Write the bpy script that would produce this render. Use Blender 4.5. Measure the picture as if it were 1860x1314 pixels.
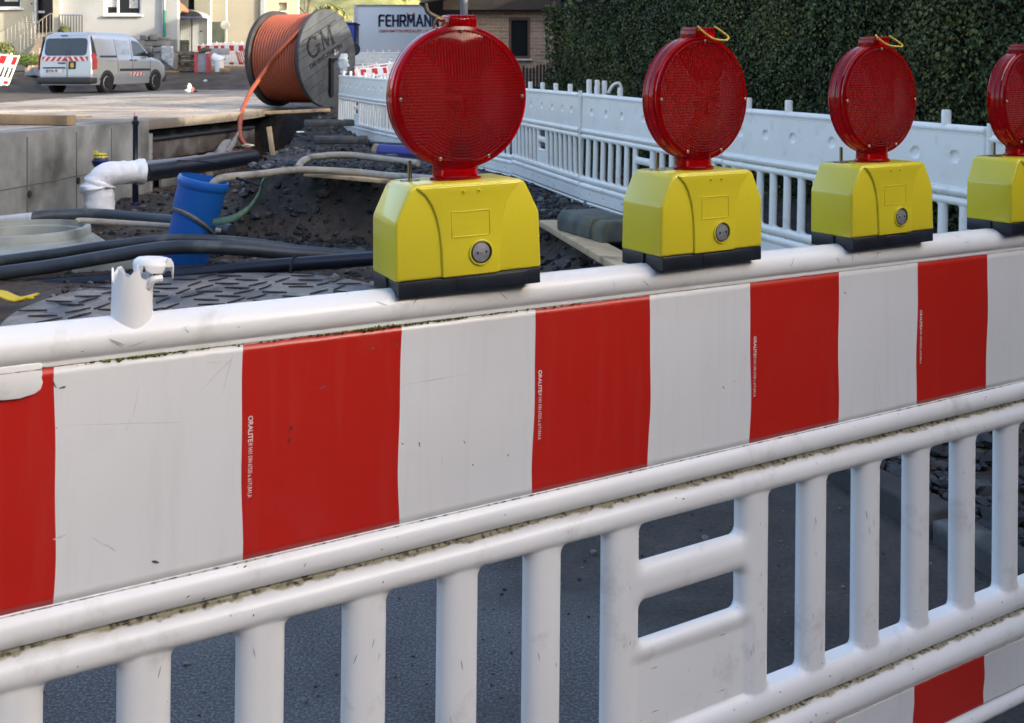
import bpy, bmesh, math, random
import numpy as np
from mathutils import Vector, Matrix, Euler
for o in list(bpy.data.objects):
    bpy.data.objects.remove(o)
S = bpy.context.scene
COL = S.collection
R = math.radians
rng = random.Random(7)
nrng = np.random.default_rng(11)

# ------------------------------------------------------------------ camera, sky, sun, exposure
CAMZ, FPX, CX, HY = 1.3, 1882.0, 930.0, 150.0
cam = bpy.data.objects.new('camera', bpy.data.cameras.new('camera'))
COL.objects.link(cam)
cam.location = (0, 0, CAMZ)
cam.rotation_euler = (R(90), 0, 0)
cam.data.sensor_width = 36.0
cam.data.lens = 36.0 * FPX / 1860.0
cam.data.shift_y = -(657.0 - HY) / 1860.0
cam.data.clip_start = 0.05
cam.data.clip_end = 2000
cam.data.dof.use_dof = True
cam.data.dof.focus_distance = 1.9
cam.data.dof.aperture_fstop = 20.0
S.camera = cam
SUN_DIR = Vector((0.86, -0.36, 0.34)).normalized()      # from the scene towards the sun
wd = bpy.data.worlds.new('World'); S.world = wd; wd.use_nodes = True
nt = wd.node_tree; nt.nodes.clear()
wo = nt.nodes.new('ShaderNodeOutputWorld'); bg = nt.nodes.new('ShaderNodeBackground')
sk = nt.nodes.new('ShaderNodeTexSky'); sk.sky_type = 'NISHITA'; sk.sun_disc = False
sk.sun_elevation = math.asin(SUN_DIR.z)
sk.sun_rotation = math.atan2(SUN_DIR.x, SUN_DIR.y)
sk.air_density = 0.8; sk.dust_density = 3.5; sk.ozone_density = 0.35
bg.inputs['Strength'].default_value = 0.15
nt.links.new(sk.outputs[0], bg.inputs[0]); nt.links.new(bg.outputs[0], wo.inputs[0])
sl = bpy.data.lights.new('sun', 'SUN'); sl.energy = 2.0; sl.angle = R(0.5); sl.color = (1.0, 0.87, 0.66)
so = bpy.data.objects.new('sun', sl); COL.objects.link(so)
so.rotation_euler = SUN_DIR.to_track_quat('Z', 'Y').to_euler()
S.view_settings.view_transform = 'Standard'; S.view_settings.look = 'None'
S.view_settings.gamma = 1.0; S.view_settings.exposure = 1.95
S.view_settings.use_curve_mapping = False
try:
    S.cycles.max_bounces = 10; S.cycles.transmission_bounces = 8; S.cycles.transparent_max_bounces = 8
    S.cycles.caustics_reflective = False; S.cycles.caustics_refractive = True
    S.cycles.blur_glossy = 0.5
except Exception:
    pass

def W(px, py, Y):
    """a pixel of the 1860x1314 photograph and a distance give a point of the place"""
    return Vector(((px - CX) / FPX * Y, Y, CAMZ - (py - HY) / FPX * Y))

# ------------------------------------------------------------------ naming helpers
def tag(o, label=None, cat=None, group=None, kind=None):
    if label: o['label'] = label
    if cat: o['category'] = cat
    if group: o['group'] = group
    if kind: o['kind'] = kind
    return o
def empty(name, loc=(0, 0, 0), rz=0.0, parent=None):
    o = bpy.data.objects.new(name, None); COL.objects.link(o)
    o.location = loc; o.rotation_euler = (0, 0, rz)
    o.empty_display_size = 0.1
    if parent: o.parent = parent
    return o
def kids(o):
    return [c for c in bpy.data.objects if c.parent == o]
def copy_tree(o, parent=None):
    c = o.copy(); COL.objects.link(c)
    if parent is not None: c.parent = parent
    for ch in kids(o):
        d = copy_tree(ch, c)
        d.matrix_parent_inverse = ch.matrix_parent_inverse.copy()
    return c

# ------------------------------------------------------------------ materials
def M(name, col, rough=0.6, metal=0.0, var=0.15, vs=6.0, bump=0.0, bs=60.0, bd=0.003, coat=0.0, spec=0.5,
      col2=None, c2s=3.0, c2lo=0.5, c2hi=0.65, trans=0.0, ior=1.45, speck=None, specks=200.0, speckt=0.72, rvar=0.0, sss=0.0):
    m = bpy.data.materials.new(name); m.use_nodes = True
    t = m.node_tree; N = t.nodes; L = t.links
    b = N['Principled BSDF']
    tc = N.new('ShaderNodeTexCoord')
    def noise(scale, detail=5.0):
        n = N.new('ShaderNodeTexNoise'); n.inputs['Scale'].default_value = scale; n.inputs['Detail'].default_value = detail
        L.new(tc.outputs['Object'], n.inputs['Vector']); return n
    def ramp(src, lo, hi, a=(0, 0, 0, 1), c=(1, 1, 1, 1)):
        r = N.new('ShaderNodeValToRGB'); r.color_ramp.elements[0].position = lo; r.color_ramp.elements[1].position = hi
        r.color_ramp.elements[0].color = a; r.color_ramp.elements[1].color = c
        L.new(src, r.inputs[0]); return r
    def mix(f, a, c):
        x = N.new('ShaderNodeMix'); x.data_type = 'RGBA'
        if isinstance(f, float): x.inputs[0].default_value = f
        else: L.new(f, x.inputs[0])
        for i, v in ((6, a), (7, c)):
            if isinstance(v, tuple): x.inputs[i].default_value = v
            else: L.new(v, x.inputs[i])
        return x.outputs[2]
    c4 = tuple(col) + (1,)
    n1 = noise(vs)
    out = ramp(n1.outputs['Fac'], 0.3, 0.7, tuple(x * (1 - var) for x in col) + (1,), tuple(min(1, x * (1 + var)) for x in col) + (1,)).outputs[0]
    if col2 is not None:
        n2 = noise(c2s, 7.0)
        out = mix(ramp(n2.outputs['Fac'], c2lo, c2hi).outputs[0], out, tuple(col2) + (1,))
    if speck is not None:
        n3 = noise(specks, 2.0)
        out = mix(ramp(n3.outputs['Fac'], speckt, speckt + 0.04).outputs[0], out, tuple(speck) + (1,))
    L.new(out, b.inputs['Base Color'])
    b.inputs['Roughness'].default_value = rough
    if rvar:
        r_ = ramp(noise(vs * 0.7 + 1).outputs['Fac'], 0.35, 0.65, (max(0.02, rough - rvar),) * 3 + (1,), (min(1, rough + rvar),) * 3 + (1,))
        L.new(r_.outputs[0], b.inputs['Roughness'])
    b.inputs['Metallic'].default_value = metal
    b.inputs['Coat Weight'].default_value = coat
    b.inputs['Coat Roughness'].default_value = 0.08
    b.inputs['Specular IOR Level'].default_value = spec
    b.inputs['Transmission Weight'].default_value = trans
    b.inputs['IOR'].default_value = ior
    if sss:
        b.inputs['Subsurface Weight'].default_value = sss
        b.inputs['Subsurface Radius'].default_value = (0.01, 0.008, 0.006)
    if bump:
        bp = N.new('ShaderNodeBump'); bp.inputs['Strength'].default_value = bump; bp.inputs['Distance'].default_value = bd
        nb = noise(bs, 6.0)
        L.new(nb.outputs['Fac'], bp.inputs['Height']); L.new(bp.outputs[0], b.inputs['Normal'])
    return m

# ------------------------------------------------------------------ mesh helpers
class MB:
    def __init__(s): s.v = []; s.f = []; s.mi = []
    def add(s, vs, fs, mi=0):
        o = len(s.v); s.v += [tuple(v) for v in vs]; s.f += [tuple(i + o for i in f) for f in fs]; s.mi += [mi] * len(fs)
        return s
    def box(s, c, d, rz=0.0, mi=0, rot=None):
        m = rot.to_matrix() if rot is not None else Matrix.Rotation(rz, 3, 'Z')
        c = Vector(c); vs = []
        for x in (-.5, .5):
            for y in (-.5, .5):
                for z in (-.5, .5):
                    vs.append(c + m @ Vector((x * d[0], y * d[1], z * d[2])))
        return s.add(vs, [(0, 1, 3, 2), (4, 6, 7, 5), (0, 4, 5, 1), (2, 3, 7, 6), (0, 2, 6, 4), (1, 5, 7, 3)], mi)
    def tube(s, pts, r, n=12, cap=True, mi=0, sq=None):
        pts = [Vector(p) for p in pts]; k = len(pts)
        rs = r if isinstance(r, (list, tuple)) else [r] * k
        T = []
        for i in range(k):
            a = pts[max(0, i - 1)]; b = pts[min(k - 1, i + 1)]; T.append((b - a).normalized())
        up = Vector((0, 0, 1)) if abs(T[0].z) < 0.9 else Vector((1, 0, 0))
        nrm = (up - T[0] * up.dot(T[0])).normalized(); vs = []
        for i in range(k):
            nrm = (nrm - T[i] * nrm.dot(T[i])).normalized(); bn = T[i].cross(nrm)
            for j in range(n):
                a = 2 * math.pi * j / n
                vs.append(pts[i] + (nrm * math.cos(a) + bn * math.sin(a)) * rs[i])
        fs = []
        for i in range(k - 1):
            for j in range(n):
                a = i * n + j; b = i * n + (j + 1) % n
                fs.append((a, b, b + n, a + n))
        if cap:
            fs.append(tuple(range(n - 1, -1, -1))); fs.append(tuple((k - 1) * n + j for j in range(n)))
        return s.add(vs, fs, mi)
    def lathe(s, prof, n=32, axis='Z', c=(0, 0, 0), mi=0, close=False, mat=None):
        """prof: (radius, height) points"""
        vs = []; k = len(prof)
        for (r, h) in prof:
            for j in range(n):
                a = 2 * math.pi * j / n; x, y = r * math.cos(a), r * math.sin(a)
                p = Vector((x, y, h)) if axis == 'Z' else (Vector((x, h, y)) if axis == 'Y' else Vector((h, x, y)))
                if mat is not None: p = mat @ p
                vs.append(p + Vector(c))
        fs = []
        for i in range(k - 1 if not close else k):
            i2 = (i + 1) % k
            for j in range(n):
                a = i * n + j; b = i * n + (j + 1) % n
                fs.append((a, b, i2 * n + (j + 1) % n, i2 * n + j))
        if not close:
            if prof[0][0] > 1e-6: fs.append(tuple(range(n - 1, -1, -1)))
            if prof[-1][0] > 1e-6: fs.append(tuple((k - 1) * n + j for j in range(n)))
        return s.add(vs, fs, mi)
    def prism(s, poly, a, b, axis='Y', mi=0):
        """poly of 2D points extruded from a to b; axis Y: (x,z); Z: (x,y); X: (y,z)"""
        n = len(poly); vs = []
        for h in (a, b):
            for (p, q) in poly:
                vs.append((p, h, q) if axis == 'Y' else ((p, q, h) if axis == 'Z' else (h, p, q)))
        fs = [tuple(range(n)), tuple(range(2 * n - 1, n - 1, -1))]
        for i in range(n):
            j = (i + 1) % n; fs.append((i, i + n, j + n, j))
        return s.add(vs, fs, mi)
    def build(s, name, mats, parent=None, smooth=False, bevel=0.0, seg=2, angle=35, label=None, weld=False, sub=0):
        me = bpy.data.meshes.new(name); me.from_pydata([tuple(v) for v in s.v], [], s.f)
        if not isinstance(mats, (list, tuple)): mats = [mats]
        for m in mats: me.materials.append(m)
        for p, i in zip(me.polygons, s.mi): p.material_index = i
        bm = bmesh.new(); bm.from_mesh(me)
        if weld: bmesh.ops.remove_doubles(bm, verts=bm.verts, dist=1e-5)
        bmesh.ops.recalc_face_normals(bm, faces=bm.faces)
        if bevel:
            es = [e for e in bm.edges if len(e.link_faces) == 2 and e.calc_face_angle(0) > R(angle)]
            bmesh.ops.bevel(bm, geom=es, offset=bevel, segments=seg, profile=0.5, affect='EDGES', clamp_overlap=True)
        bm.to_mesh(me); bm.free()
        if smooth or bevel:
            me.polygons.foreach_set('use_smooth', [True] * len(me.polygons))
            try: me.set_sharp_from_angle(angle=R(42 if not bevel else 50))
            except Exception: pass
        o = bpy.data.objects.new(name, me); COL.objects.link(o)
        if parent is not None: o.parent = parent
        if sub:
            sm = o.modifiers.new('sub', 'SUBSURF'); sm.levels = sub; sm.render_levels = sub
        if label: o['label'] = label
        return o

def np_mesh(name, V, F, mats, parent=None, smooth=True, mi=None):
    """V (n,3); F list of int arrays of equal width"""
    me = bpy.data.meshes.new(name)
    V = np.asarray(V, dtype=np.float32)
    blocks = [np.asarray(f, dtype=np.int32) for f in (F if isinstance(F, list) else [F]) if len(f)]
    loops = np.concatenate([b.ravel() for b in blocks]); tot = np.concatenate([np.full(len(b), b.shape[1], np.int32) for b in blocks])
    start = np.concatenate([[0], np.cumsum(tot)[:-1]]).astype(np.int32)
    me.vertices.add(len(V)); me.vertices.foreach_set('co', V.ravel())
    me.loops.add(len(loops)); me.loops.foreach_set('vertex_index', loops)
    me.polygons.add(len(tot)); me.polygons.foreach_set('loop_start', start); me.polygons.foreach_set('loop_total', tot)
    if not isinstance(mats, (list, tuple)): mats = [mats]
    for m in mats: me.materials.append(m)
    if mi is not None: me.polygons.foreach_set('material_index', np.asarray(mi, np.int32))
    me.polygons.foreach_set('use_smooth', np.full(len(tot), smooth, bool))
    me.update(calc_edges=True); me.validate()
    o = bpy.data.objects.new(name, me); COL.objects.link(o)
    if parent is not None: o.parent = parent
    return o

def text_obj(name, body, size, mat, parent, loc, rot, extrude=0.0006, offset=0.0, sx=1.0, align='LEFT', space=1.0):
    c = bpy.data.curves.new(name, 'FONT'); c.body = body; c.size = size; c.extrude = extrude; c.offset = offset
    c.align_x = align; c.space_character = space; c.resolution_u = 3
    t = bpy.data.objects.new(name, c); COL.objects.link(t)
    dg = bpy.context.evaluated_depsgraph_get()
    me = bpy.data.meshes.new_from_object(t.evaluated_get(dg))
    bpy.data.objects.remove(t); bpy.data.curves.remove(c)
    me.materials.clear(); me.materials.append(mat)
    o = bpy.data.objects.new(name, me); COL.objects.link(o); o.parent = parent
    o.location = loc; o.rotation_euler = rot; o.scale = (sx, 1, 1)
    return o

def vnoise(x, y, seed=0):
    x = np.asarray(x, float); y = np.asarray(y, float)
    xi = np.floor(x).astype(np.int64); yi = np.floor(y).astype(np.int64); fx = x - xi; fy = y - yi
    fx = fx * fx * (3 - 2 * fx); fy = fy * fy * (3 - 2 * fy)
    def h(a, b):
        n = (a * 374761393 + b * 668265263 + seed * 144269) & 0x7fffffff
        n = ((n ^ (n >> 13)) * 1274126177) & 0x7fffffff
        return ((n ^ (n >> 16)) & 0xffff) / 65535.0
    return (h(xi, yi) * (1 - fx) + h(xi + 1, yi) * fx) * (1 - fy) + (h(xi, yi + 1) * (1 - fx) + h(xi + 1, yi + 1) * fx) * fy
def fbm(x, y, seed=0, o=4):
    s = 0; a = 0.5
    for i in range(o):
        s = s + a * (vnoise(x * 2 ** i, y * 2 ** i, seed + i) - 0.5); a *= 0.55
    return s
def spline(pts, n=10):
    """Catmull-Rom through points"""
    P = [Vector(p) for p in pts]; P = [P[0] * 2 - P[1]] + P + [P[-1] * 2 - P[-2]]; out = []
    for i in range(1, len(P) - 2):
        for j in range(n):
            t = j / n
            out.append(0.5 * ((2 * P[i]) + (P[i + 1] - P[i - 1]) * t + (2 * P[i - 1] - 5 * P[i] + 4 * P[i + 1] - P[i + 2]) * t * t + (3 * P[i] - P[i - 1] - 3 * P[i + 1] + P[i + 2]) * t ** 3))
    out.append(P[-2]); return out

# ------------------------------------------------------------------ shared materials
m_timber = M('timber', (.30, .21, .12), .8, var=.25, vs=4, bump=.3, bs=25, col2=(.12, .09, .06), c2s=2, c2lo=.55, c2hi=.75)
m_board = M('new_timber', (.52, .38, .22), .75, var=.2, vs=5, bump=.2, bs=30, col2=(.22, .15, .09), c2s=4, c2lo=.58, c2hi=.75)
m_conc = M('concrete', (.23, .24, .24), .85, var=.3, vs=1.8, bump=.35, bs=20, bd=.01, col2=(.07, .075, .07), c2s=1.5, c2lo=.45, c2hi=.7)
m_slab = M('slab_concrete', (.34, .30, .245), .5, var=.22, vs=.9, bump=.2, bs=10, bd=.008, col2=(.14, .125, .105), c2s=.5, c2lo=.42, c2hi=.62, rvar=.3)
m_darkplastic = M('recycled_plastic', (.05, .054, .056), .8, var=.3, vs=10, bump=.4, bs=50, col2=(.085, .088, .078), c2s=6, c2lo=.5, c2hi=.7)
m_black = M('black_plastic', (.012, .016, .024), .38, var=.3, vs=20, bump=.1, bs=150, bd=.001)
m_steel = M('steel', (.34, .29, .22), .3, metal=1.0, var=.2, vs=80)
m_zinc = M('zinc', (.35, .38, .42), .45, metal=.6, var=.15)
m_white = M('white_paint', (.78, .79, .80), .45, var=.05)
m_red = M('red_paint', (.52, .03, .025), .4, var=.12)
m_glass = M('window_glass', (.012, .014, .016), .08, var=.1, spec=.3)
# ------------------------------------------------------------------ the moulded barrier panel
SP = 0.1322          # spacing of the upright spars
def rrect(u, v, u0, u1, v0, v1, r):
    """signed distance to a rounded rectangle, positive outside"""
    cx, cy = (u0 + u1) / 2, (v0 + v1) / 2
    qx = np.abs(u - cx) - (u1 - u0) / 2 + r; qy = np.abs(v - cy) - (v1 - v0) / 2 + r
    return np.hypot(np.maximum(qx, 0), np.maximum(qy, 0)) + np.minimum(np.maximum(qx, qy), 0) - r
HOLES = []
for n in range(-8, 8):
    if n in (-1, 0): continue
    HOLES.append((n * SP + .0285, (n + 1) * SP - .0285, .229, .538, .013))
HOLES = [h if h[0] > -1.03 else (-1.012,) + h[1:] for h in HOLES]
HOLES = [h if h[1] < 1.03 else (h[0], 1.012) + h[2:] for h in HOLES]
HOLES += [(-.099, .099, .4785, .5365, .010), (-.099, .099, .3635, .4235, .010)]
def hole_dist(u, v):
    s = np.full(u.shape, 9.0)
    for h in HOLES: s = np.minimum(s, rrect(u, v, *h))
    return s
def material_dist(u, v):
    return np.minimum(hole_dist(u, v), -rrect(u, v, -1.05, 1.05, 0.0, .915, .006))
def smax(a, b, k=.004):
    h = np.clip(.5 + .5 * (a - b) / k, 0, 1)
    return b * (1 - h) + a * h + k * h * (1 - h)
def bar(v, c, w, H, p=2.3, q=.5):
    t = np.clip(1 - np.abs((v - c) / w) ** p, 0, 1)
    return H * t ** q
def relief(u, v, dimples):
    s = np.maximum(hole_dist(u, v), 0)
    f = .0028 + .0145 * (1 - np.clip(1 - s / .026, 0, 1) ** 2.4) ** .6
    # handle plate and rails
    plate = (np.abs(u) < .12) & (v < .345) & (v > .20)
    k = np.clip((.362 - v) / .030, 0, 1); k = k * k * (3 - 2 * k)
    ku = np.clip((.125 - np.abs(u)) / .02, 0, 1)
    f = np.where(np.abs(u) < .13, f - .0068 * k * ku, f)
    h = np.where((v > .20) & (v < .56), f, .004)
    h = smax(h, bar(v, .603, .0215, .025))
    h = smax(h, bar(v, .5565, .0205, .0225))
    h = smax(h, bar(v, .2065, .0265, .0225))
    h = smax(h, bar(v, .1515, .0255, .0245))
    h = smax(h, bar(v, .0175, .0175, .0225))
    h = smax(h, bar(v, .893, .0222, .0245, 2.1, .5))
    w1 = np.clip(np.minimum(v - .612, .884 - v) / .004, 0, 1)
    h = np.maximum(h, w1 * (.0135 + .0012 * np.sin((v - .62) / .25 * math.pi)) + (v > .871) * (v < .884) * .0035 * w1)
    w2 = np.clip(np.minimum(v - .030, .135 - v) / .004, 0, 1)
    h = np.maximum(h, w2 * .0135)
    end = np.clip((1.05 - np.abs(u)) / .012, 0, 1)
    h = h * (.25 + .75 * end ** .5)
    if dimples:
        for uu in (-.86, -.60, -.34, .0, .33, .62, .87):
            d = np.hypot(u - uu, v - .765); h = h - .011 * np.clip(1 - (d / .031) ** 4, 0, 1)
        for uu in (-.86, -.62, -.3, -.1, .2, .5, .62, .87):
            d = np.hypot(u - uu, v - .083); h = h - .008 * np.clip(1 - (d / .015) ** 4, 0, 1)
    return np.maximum(h, .0025)
def barrier_parts(cell, mat, parent, dimples=False):
    us = np.arange(-1.05 - cell, 1.05 + cell * 1.5, cell); vs = np.arange(-cell, .915 + cell * 1.5, cell)
    U, V_ = np.meshgrid(us, vs, indexing='ij')
    s = material_dist(U, V_); e = cell * .05
    gx = (material_dist(U + e, V_) - material_dist(U - e, V_)) / (2 * e)
    gy = (material_dist(U, V_ + e) - material_dist(U, V_ - e)) / (2 * e)
    g = np.maximum(np.hypot(gx, gy), .3)
    near = np.abs(s) < cell * .62
    U = np.where(near, U - s * gx / g ** 2, U); V_ = np.where(near, V_ - s * gy / g ** 2, V_)
    inside = near | (s > 0)
    H = relief(U, V_, dimples)
    nu, nv = U.shape; idx = np.arange(nu * nv).reshape(nu, nv)
    a, b, c, d = idx[:-1, :-1], idx[1:, :-1], idx[1:, 1:], idx[:-1, 1:]
    ia, ib, ic, id_ = inside[:-1, :-1], inside[1:, :-1], inside[1:, 1:], inside[:-1, 1:]
    # drop cells whose centre lies in a hole
    uc = (U[:-1, :-1] + U[1:, :-1] + U[1:, 1:] + U[:-1, 1:]) / 4; vc = (V_[:-1, :-1] + V_[1:, :-1] + V_[1:, 1:] + V_[:-1, 1:]) / 4
    ok = material_dist(uc, vc) > -cell * .15
    full = ia & ib & ic & id_ & ok
    Q = np.stack([a[full], b[full], c[full], d[full]], 1)
    T = []
    for miss, tri in ((ia, (b, c, d)), (ib, (a, c, d)), (ic, (a, b, d)), (id_, (a, b, c))):
        others = [x for x in (ia, ib, ic, id_) if x is not miss]
        k = (~miss) & others[0] & others[1] & others[2]
        T.append(np.stack([t[k] for t in tri], 1))
    T = np.concatenate(T)
    PU, PV, PH = U.ravel(), V_.ravel(), H.ravel()
    # analytic normals of the front
    ee = .0006
    hx = (relief(PU + ee, PV, dimples) - relief(PU - ee, PV, dimples)) / (2 * ee)
    hz = (relief(PU, PV + ee, dimples) - relief(PU, PV - ee, dimples)) / (2 * ee)
    hx = np.clip(hx, -6, 6); hz = np.clip(hz, -6, 6)
    NF = np.stack([-hx, -np.ones_like(hx), -hz], 1); NF /= np.linalg.norm(NF, axis=1)[:, None]
    # -- faces to regions
    def region(F):
        u = PU[F].mean(1); v = PV[F].mean(1)
        r = np.full(len(F), 1)
        r[v > .5795] = 0; r[v < .1785] = 2
        sp = (v > .236) & (v < .531)
        n = np.rint(u / SP).astype(int)
        r = np.where(sp & (np.abs(n) >= 1) & (np.abs(n) <= 7) & (np.abs(u - n * SP) < .0292), 10 + n, r)
        mid = (v > .3635) & (v < .531) & (np.abs(u) < .15)
        r = np.where(mid, np.where(u > 0, 11, 9), r)
        r[(np.abs(u) < .1030) & (v > .236) & (v <= .3635)] = 3
        r[(np.abs(u) < .099) & (v > .4235) & (v < .4785)] = 4
        return r
    rq, rt = region(Q), region(T)
    # boundary edges -> rim walls
    E = np.concatenate([np.stack([Q[:, i], Q[:, (i + 1) % 4]], 1) for i in range(4)] + [np.stack([T[:, i], T[:, (i + 1) % 3]], 1) for i in range(3)])
    ER = np.concatenate([rq] * 4 + [rt] * 3)
    key = np.minimum(E[:, 0], E[:, 1]).astype(np.int64) * (nu * nv) + np.maximum(E[:, 0], E[:, 1])
    _, inv, cnt = np.unique(key, return_inverse=True, return_counts=True)
    bd = cnt[inv] == 1
    BE, BR = E[bd], ER[bd]
    names = {0: 'upper_board', 1: 'lattice_frame', 2: 'lower_board', 3: 'handle_plate', 4: 'handle_bar'}
    made = []
    for r in sorted(set(rq.tolist()) | set(rt.tolist())):
        q = Q[rq == r]; t = T[rt == r]; be = BE[BR == r]
        used = np.unique(np.concatenate([q.ravel(), t.ravel()])); mp = np.full(nu * nv, -1); mp[used] = np.arange(len(used)); n0 = len(used)
        vf = np.stack([PU[used], -PH[used], PV[used]], 1); vb = np.stack([PU[used], PH[used], PV[used]], 1)
        wf = np.stack([PU[be], -PH[be], PV[be]], 2).reshape(-1, 3); wb = np.stack([PU[be], PH[be], PV[be]], 2).reshape(-1, 3)
        nw = len(be)
        VV = np.concatenate([vf, vb, wf, wb])
        q1, t1 = mp[q], mp[t]
        wq = np.stack([2 * n0 + 2 * np.arange(nw) + 1, 2 * n0 + 2 * np.arange(nw), 2 * n0 + 2 * nw + 2 * np.arange(nw), 2 * n0 + 2 * nw + 2 * np.arange(nw) + 1], 1)
        FQ = np.concatenate([q1, q1[:, ::-1] + n0, wq]) if nw else np.concatenate([q1, q1[:, ::-1] + n0])
        F = [FQ]
        if len(t1): F.append(np.concatenate([t1, t1[:, ::-1] + n0]))
        nf = NF[used]; nb = nf * np.array([1, -1, 1])
        if nw:
            eu = PU[be].mean(1); ev = PV[be].mean(1)
            wx = -(material_dist(eu + ee, ev) - material_dist(eu - ee, ev)); wz = -(material_dist(eu, ev + ee) - material_dist(eu, ev - ee))
            wn = np.stack([wx, np.zeros_like(wx), wz], 1); wn /= np.maximum(np.linalg.norm(wn, axis=1), 1e-9)[:, None]
            wn = np.repeat(wn, 2, 0); NN = np.concatenate([nf, nb, wn, wn])
        else: NN = np.concatenate([nf, nb])
        o = np_mesh(names.get(r, 'spar'), VV, F, mat, parent)
        if len(o.data.vertices) == len(NN):
            o.data.normals_split_custom_set_from_vertices(NN.astype(np.float32))
        made.append(o)
    return made

def plastic_white(name, dirt=1.0, tint=(.76, .77, .78)):
    m = M(name, tint, .36, var=.05, vs=3, bump=.06, bs=90, bd=.0008, coat=.15, speck=(.30, .28, .24), specks=130, speckt=.755, sss=0.0)
    t = m.node_tree; N = t.nodes; L = t.links; b = N['Principled BSDF']
    src = b.inputs['Base Color'].links[0].from_socket
    tc = N.new('ShaderNodeTexCoord'); sx = N.new('ShaderNodeSeparateXYZ'); L.new(tc.outputs['Object'], sx.inputs[0])
    nz = N.new('ShaderNodeTexNoise'); nz.inputs['Scale'].default_value = 55; nz.inputs['Detail'].default_value = 6; L.new(tc.outputs['Object'], nz.inputs['Vector'])
    nl = N.new('ShaderNodeTexNoise'); nl.inputs['Scale'].default_value = 5; nl.inputs['Detail'].default_value = 3; L.new(tc.outputs['Object'], nl.inputs['Vector'])
    def math_(op, a, b_=None, c_=None):
        n = N.new('ShaderNodeMath'); n.operation = op
        for i, x in enumerate((a, b_, c_)):
            if x is None: continue
            if isinstance(x, (int, float)): n.inputs[i].default_value = x
            else: L.new(x, n.inputs[i])
        return n.outputs[0]
    tot = None
    for z0, w in ((.5795, .0090), (.1785, .0088), (.871, .0012), (.6195, .0012), (.127, .0012)):
        d = math_('ABSOLUTE', math_('SUBTRACT', sx.outputs['Z'], z0))
        # ragged width; the groove bands paint in shadow lines along with the dirt
        wj = math_('MULTIPLY', math_('ADD', math_('MULTIPLY', nz.outputs['Fac'], 1.3), math_('SUBTRACT', nl.outputs['Fac'], .55)), w)
        k = math_('SUBTRACT', 1.0, math_('DIVIDE', d, math_('MAXIMUM', wj, .0001)))
        k = math_('MULTIPLY', math_('MAXIMUM', k, 0.0), 3.0)
        k = math_('MINIMUM', k, 1.0)
        tot = k if tot is None else math_('MAXIMUM', tot, k)
    tot = math_('MULTIPLY', tot, dirt)
    n3 = N.new('ShaderNodeTexNoise'); n3.inputs['Scale'].default_value = 120; L.new(tc.outputs['Object'], n3.inputs['Vector'])
    rr = N.new('ShaderNodeValToRGB'); rr.color_ramp.elements[0].color = (.055, .05, .035, 1); rr.color_ramp.elements[1].color = (.42, .40, .30, 1)
    rr.color_ramp.elements[0].position = .36; rr.color_ramp.elements[1].position = .52
    L.new(n3.outputs['Fac'], rr.inputs[0])
    mx = N.new('ShaderNodeMix'); mx.data_type = 'RGBA'; L.new(tot, mx.inputs[0]); L.new(src, mx.inputs[6]); L.new(rr.outputs[0], mx.inputs[7])
    # greyish smears
    sm = N.new('ShaderNodeTexNoise'); sm.inputs['Scale'].default_value = 9; sm.inputs['Detail'].default_value = 9; sm.inputs['Roughness'].default_value = .7
    L.new(tc.outputs['Object'], sm.inputs['Vector'])
    rs = N.new('ShaderNodeValToRGB'); rs.color_ramp.elements[0].position = .56; rs.color_ramp.elements[1].position = .72
    L.new(sm.outputs['Fac'], rs.inputs[0])
    fm = math_('MULTIPLY', rs.outputs[0], .55 * dirt)
    m2 = N.new('ShaderNodeMix'); m2.data_type = 'RGBA'; L.new(fm, m2.inputs[0]); L.new(mx.outputs[2], m2.inputs[6]); m2.inputs[7].default_value = (.40, .38, .33, 1)
    L.new(m2.outputs[2], b.inputs['Base Color'])
    return m
m_barrier = plastic_white('barrier_plastic', 1.0)
m_barrier_far = plastic_white('fence_plastic', .8, (.88, .86, .80))

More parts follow.
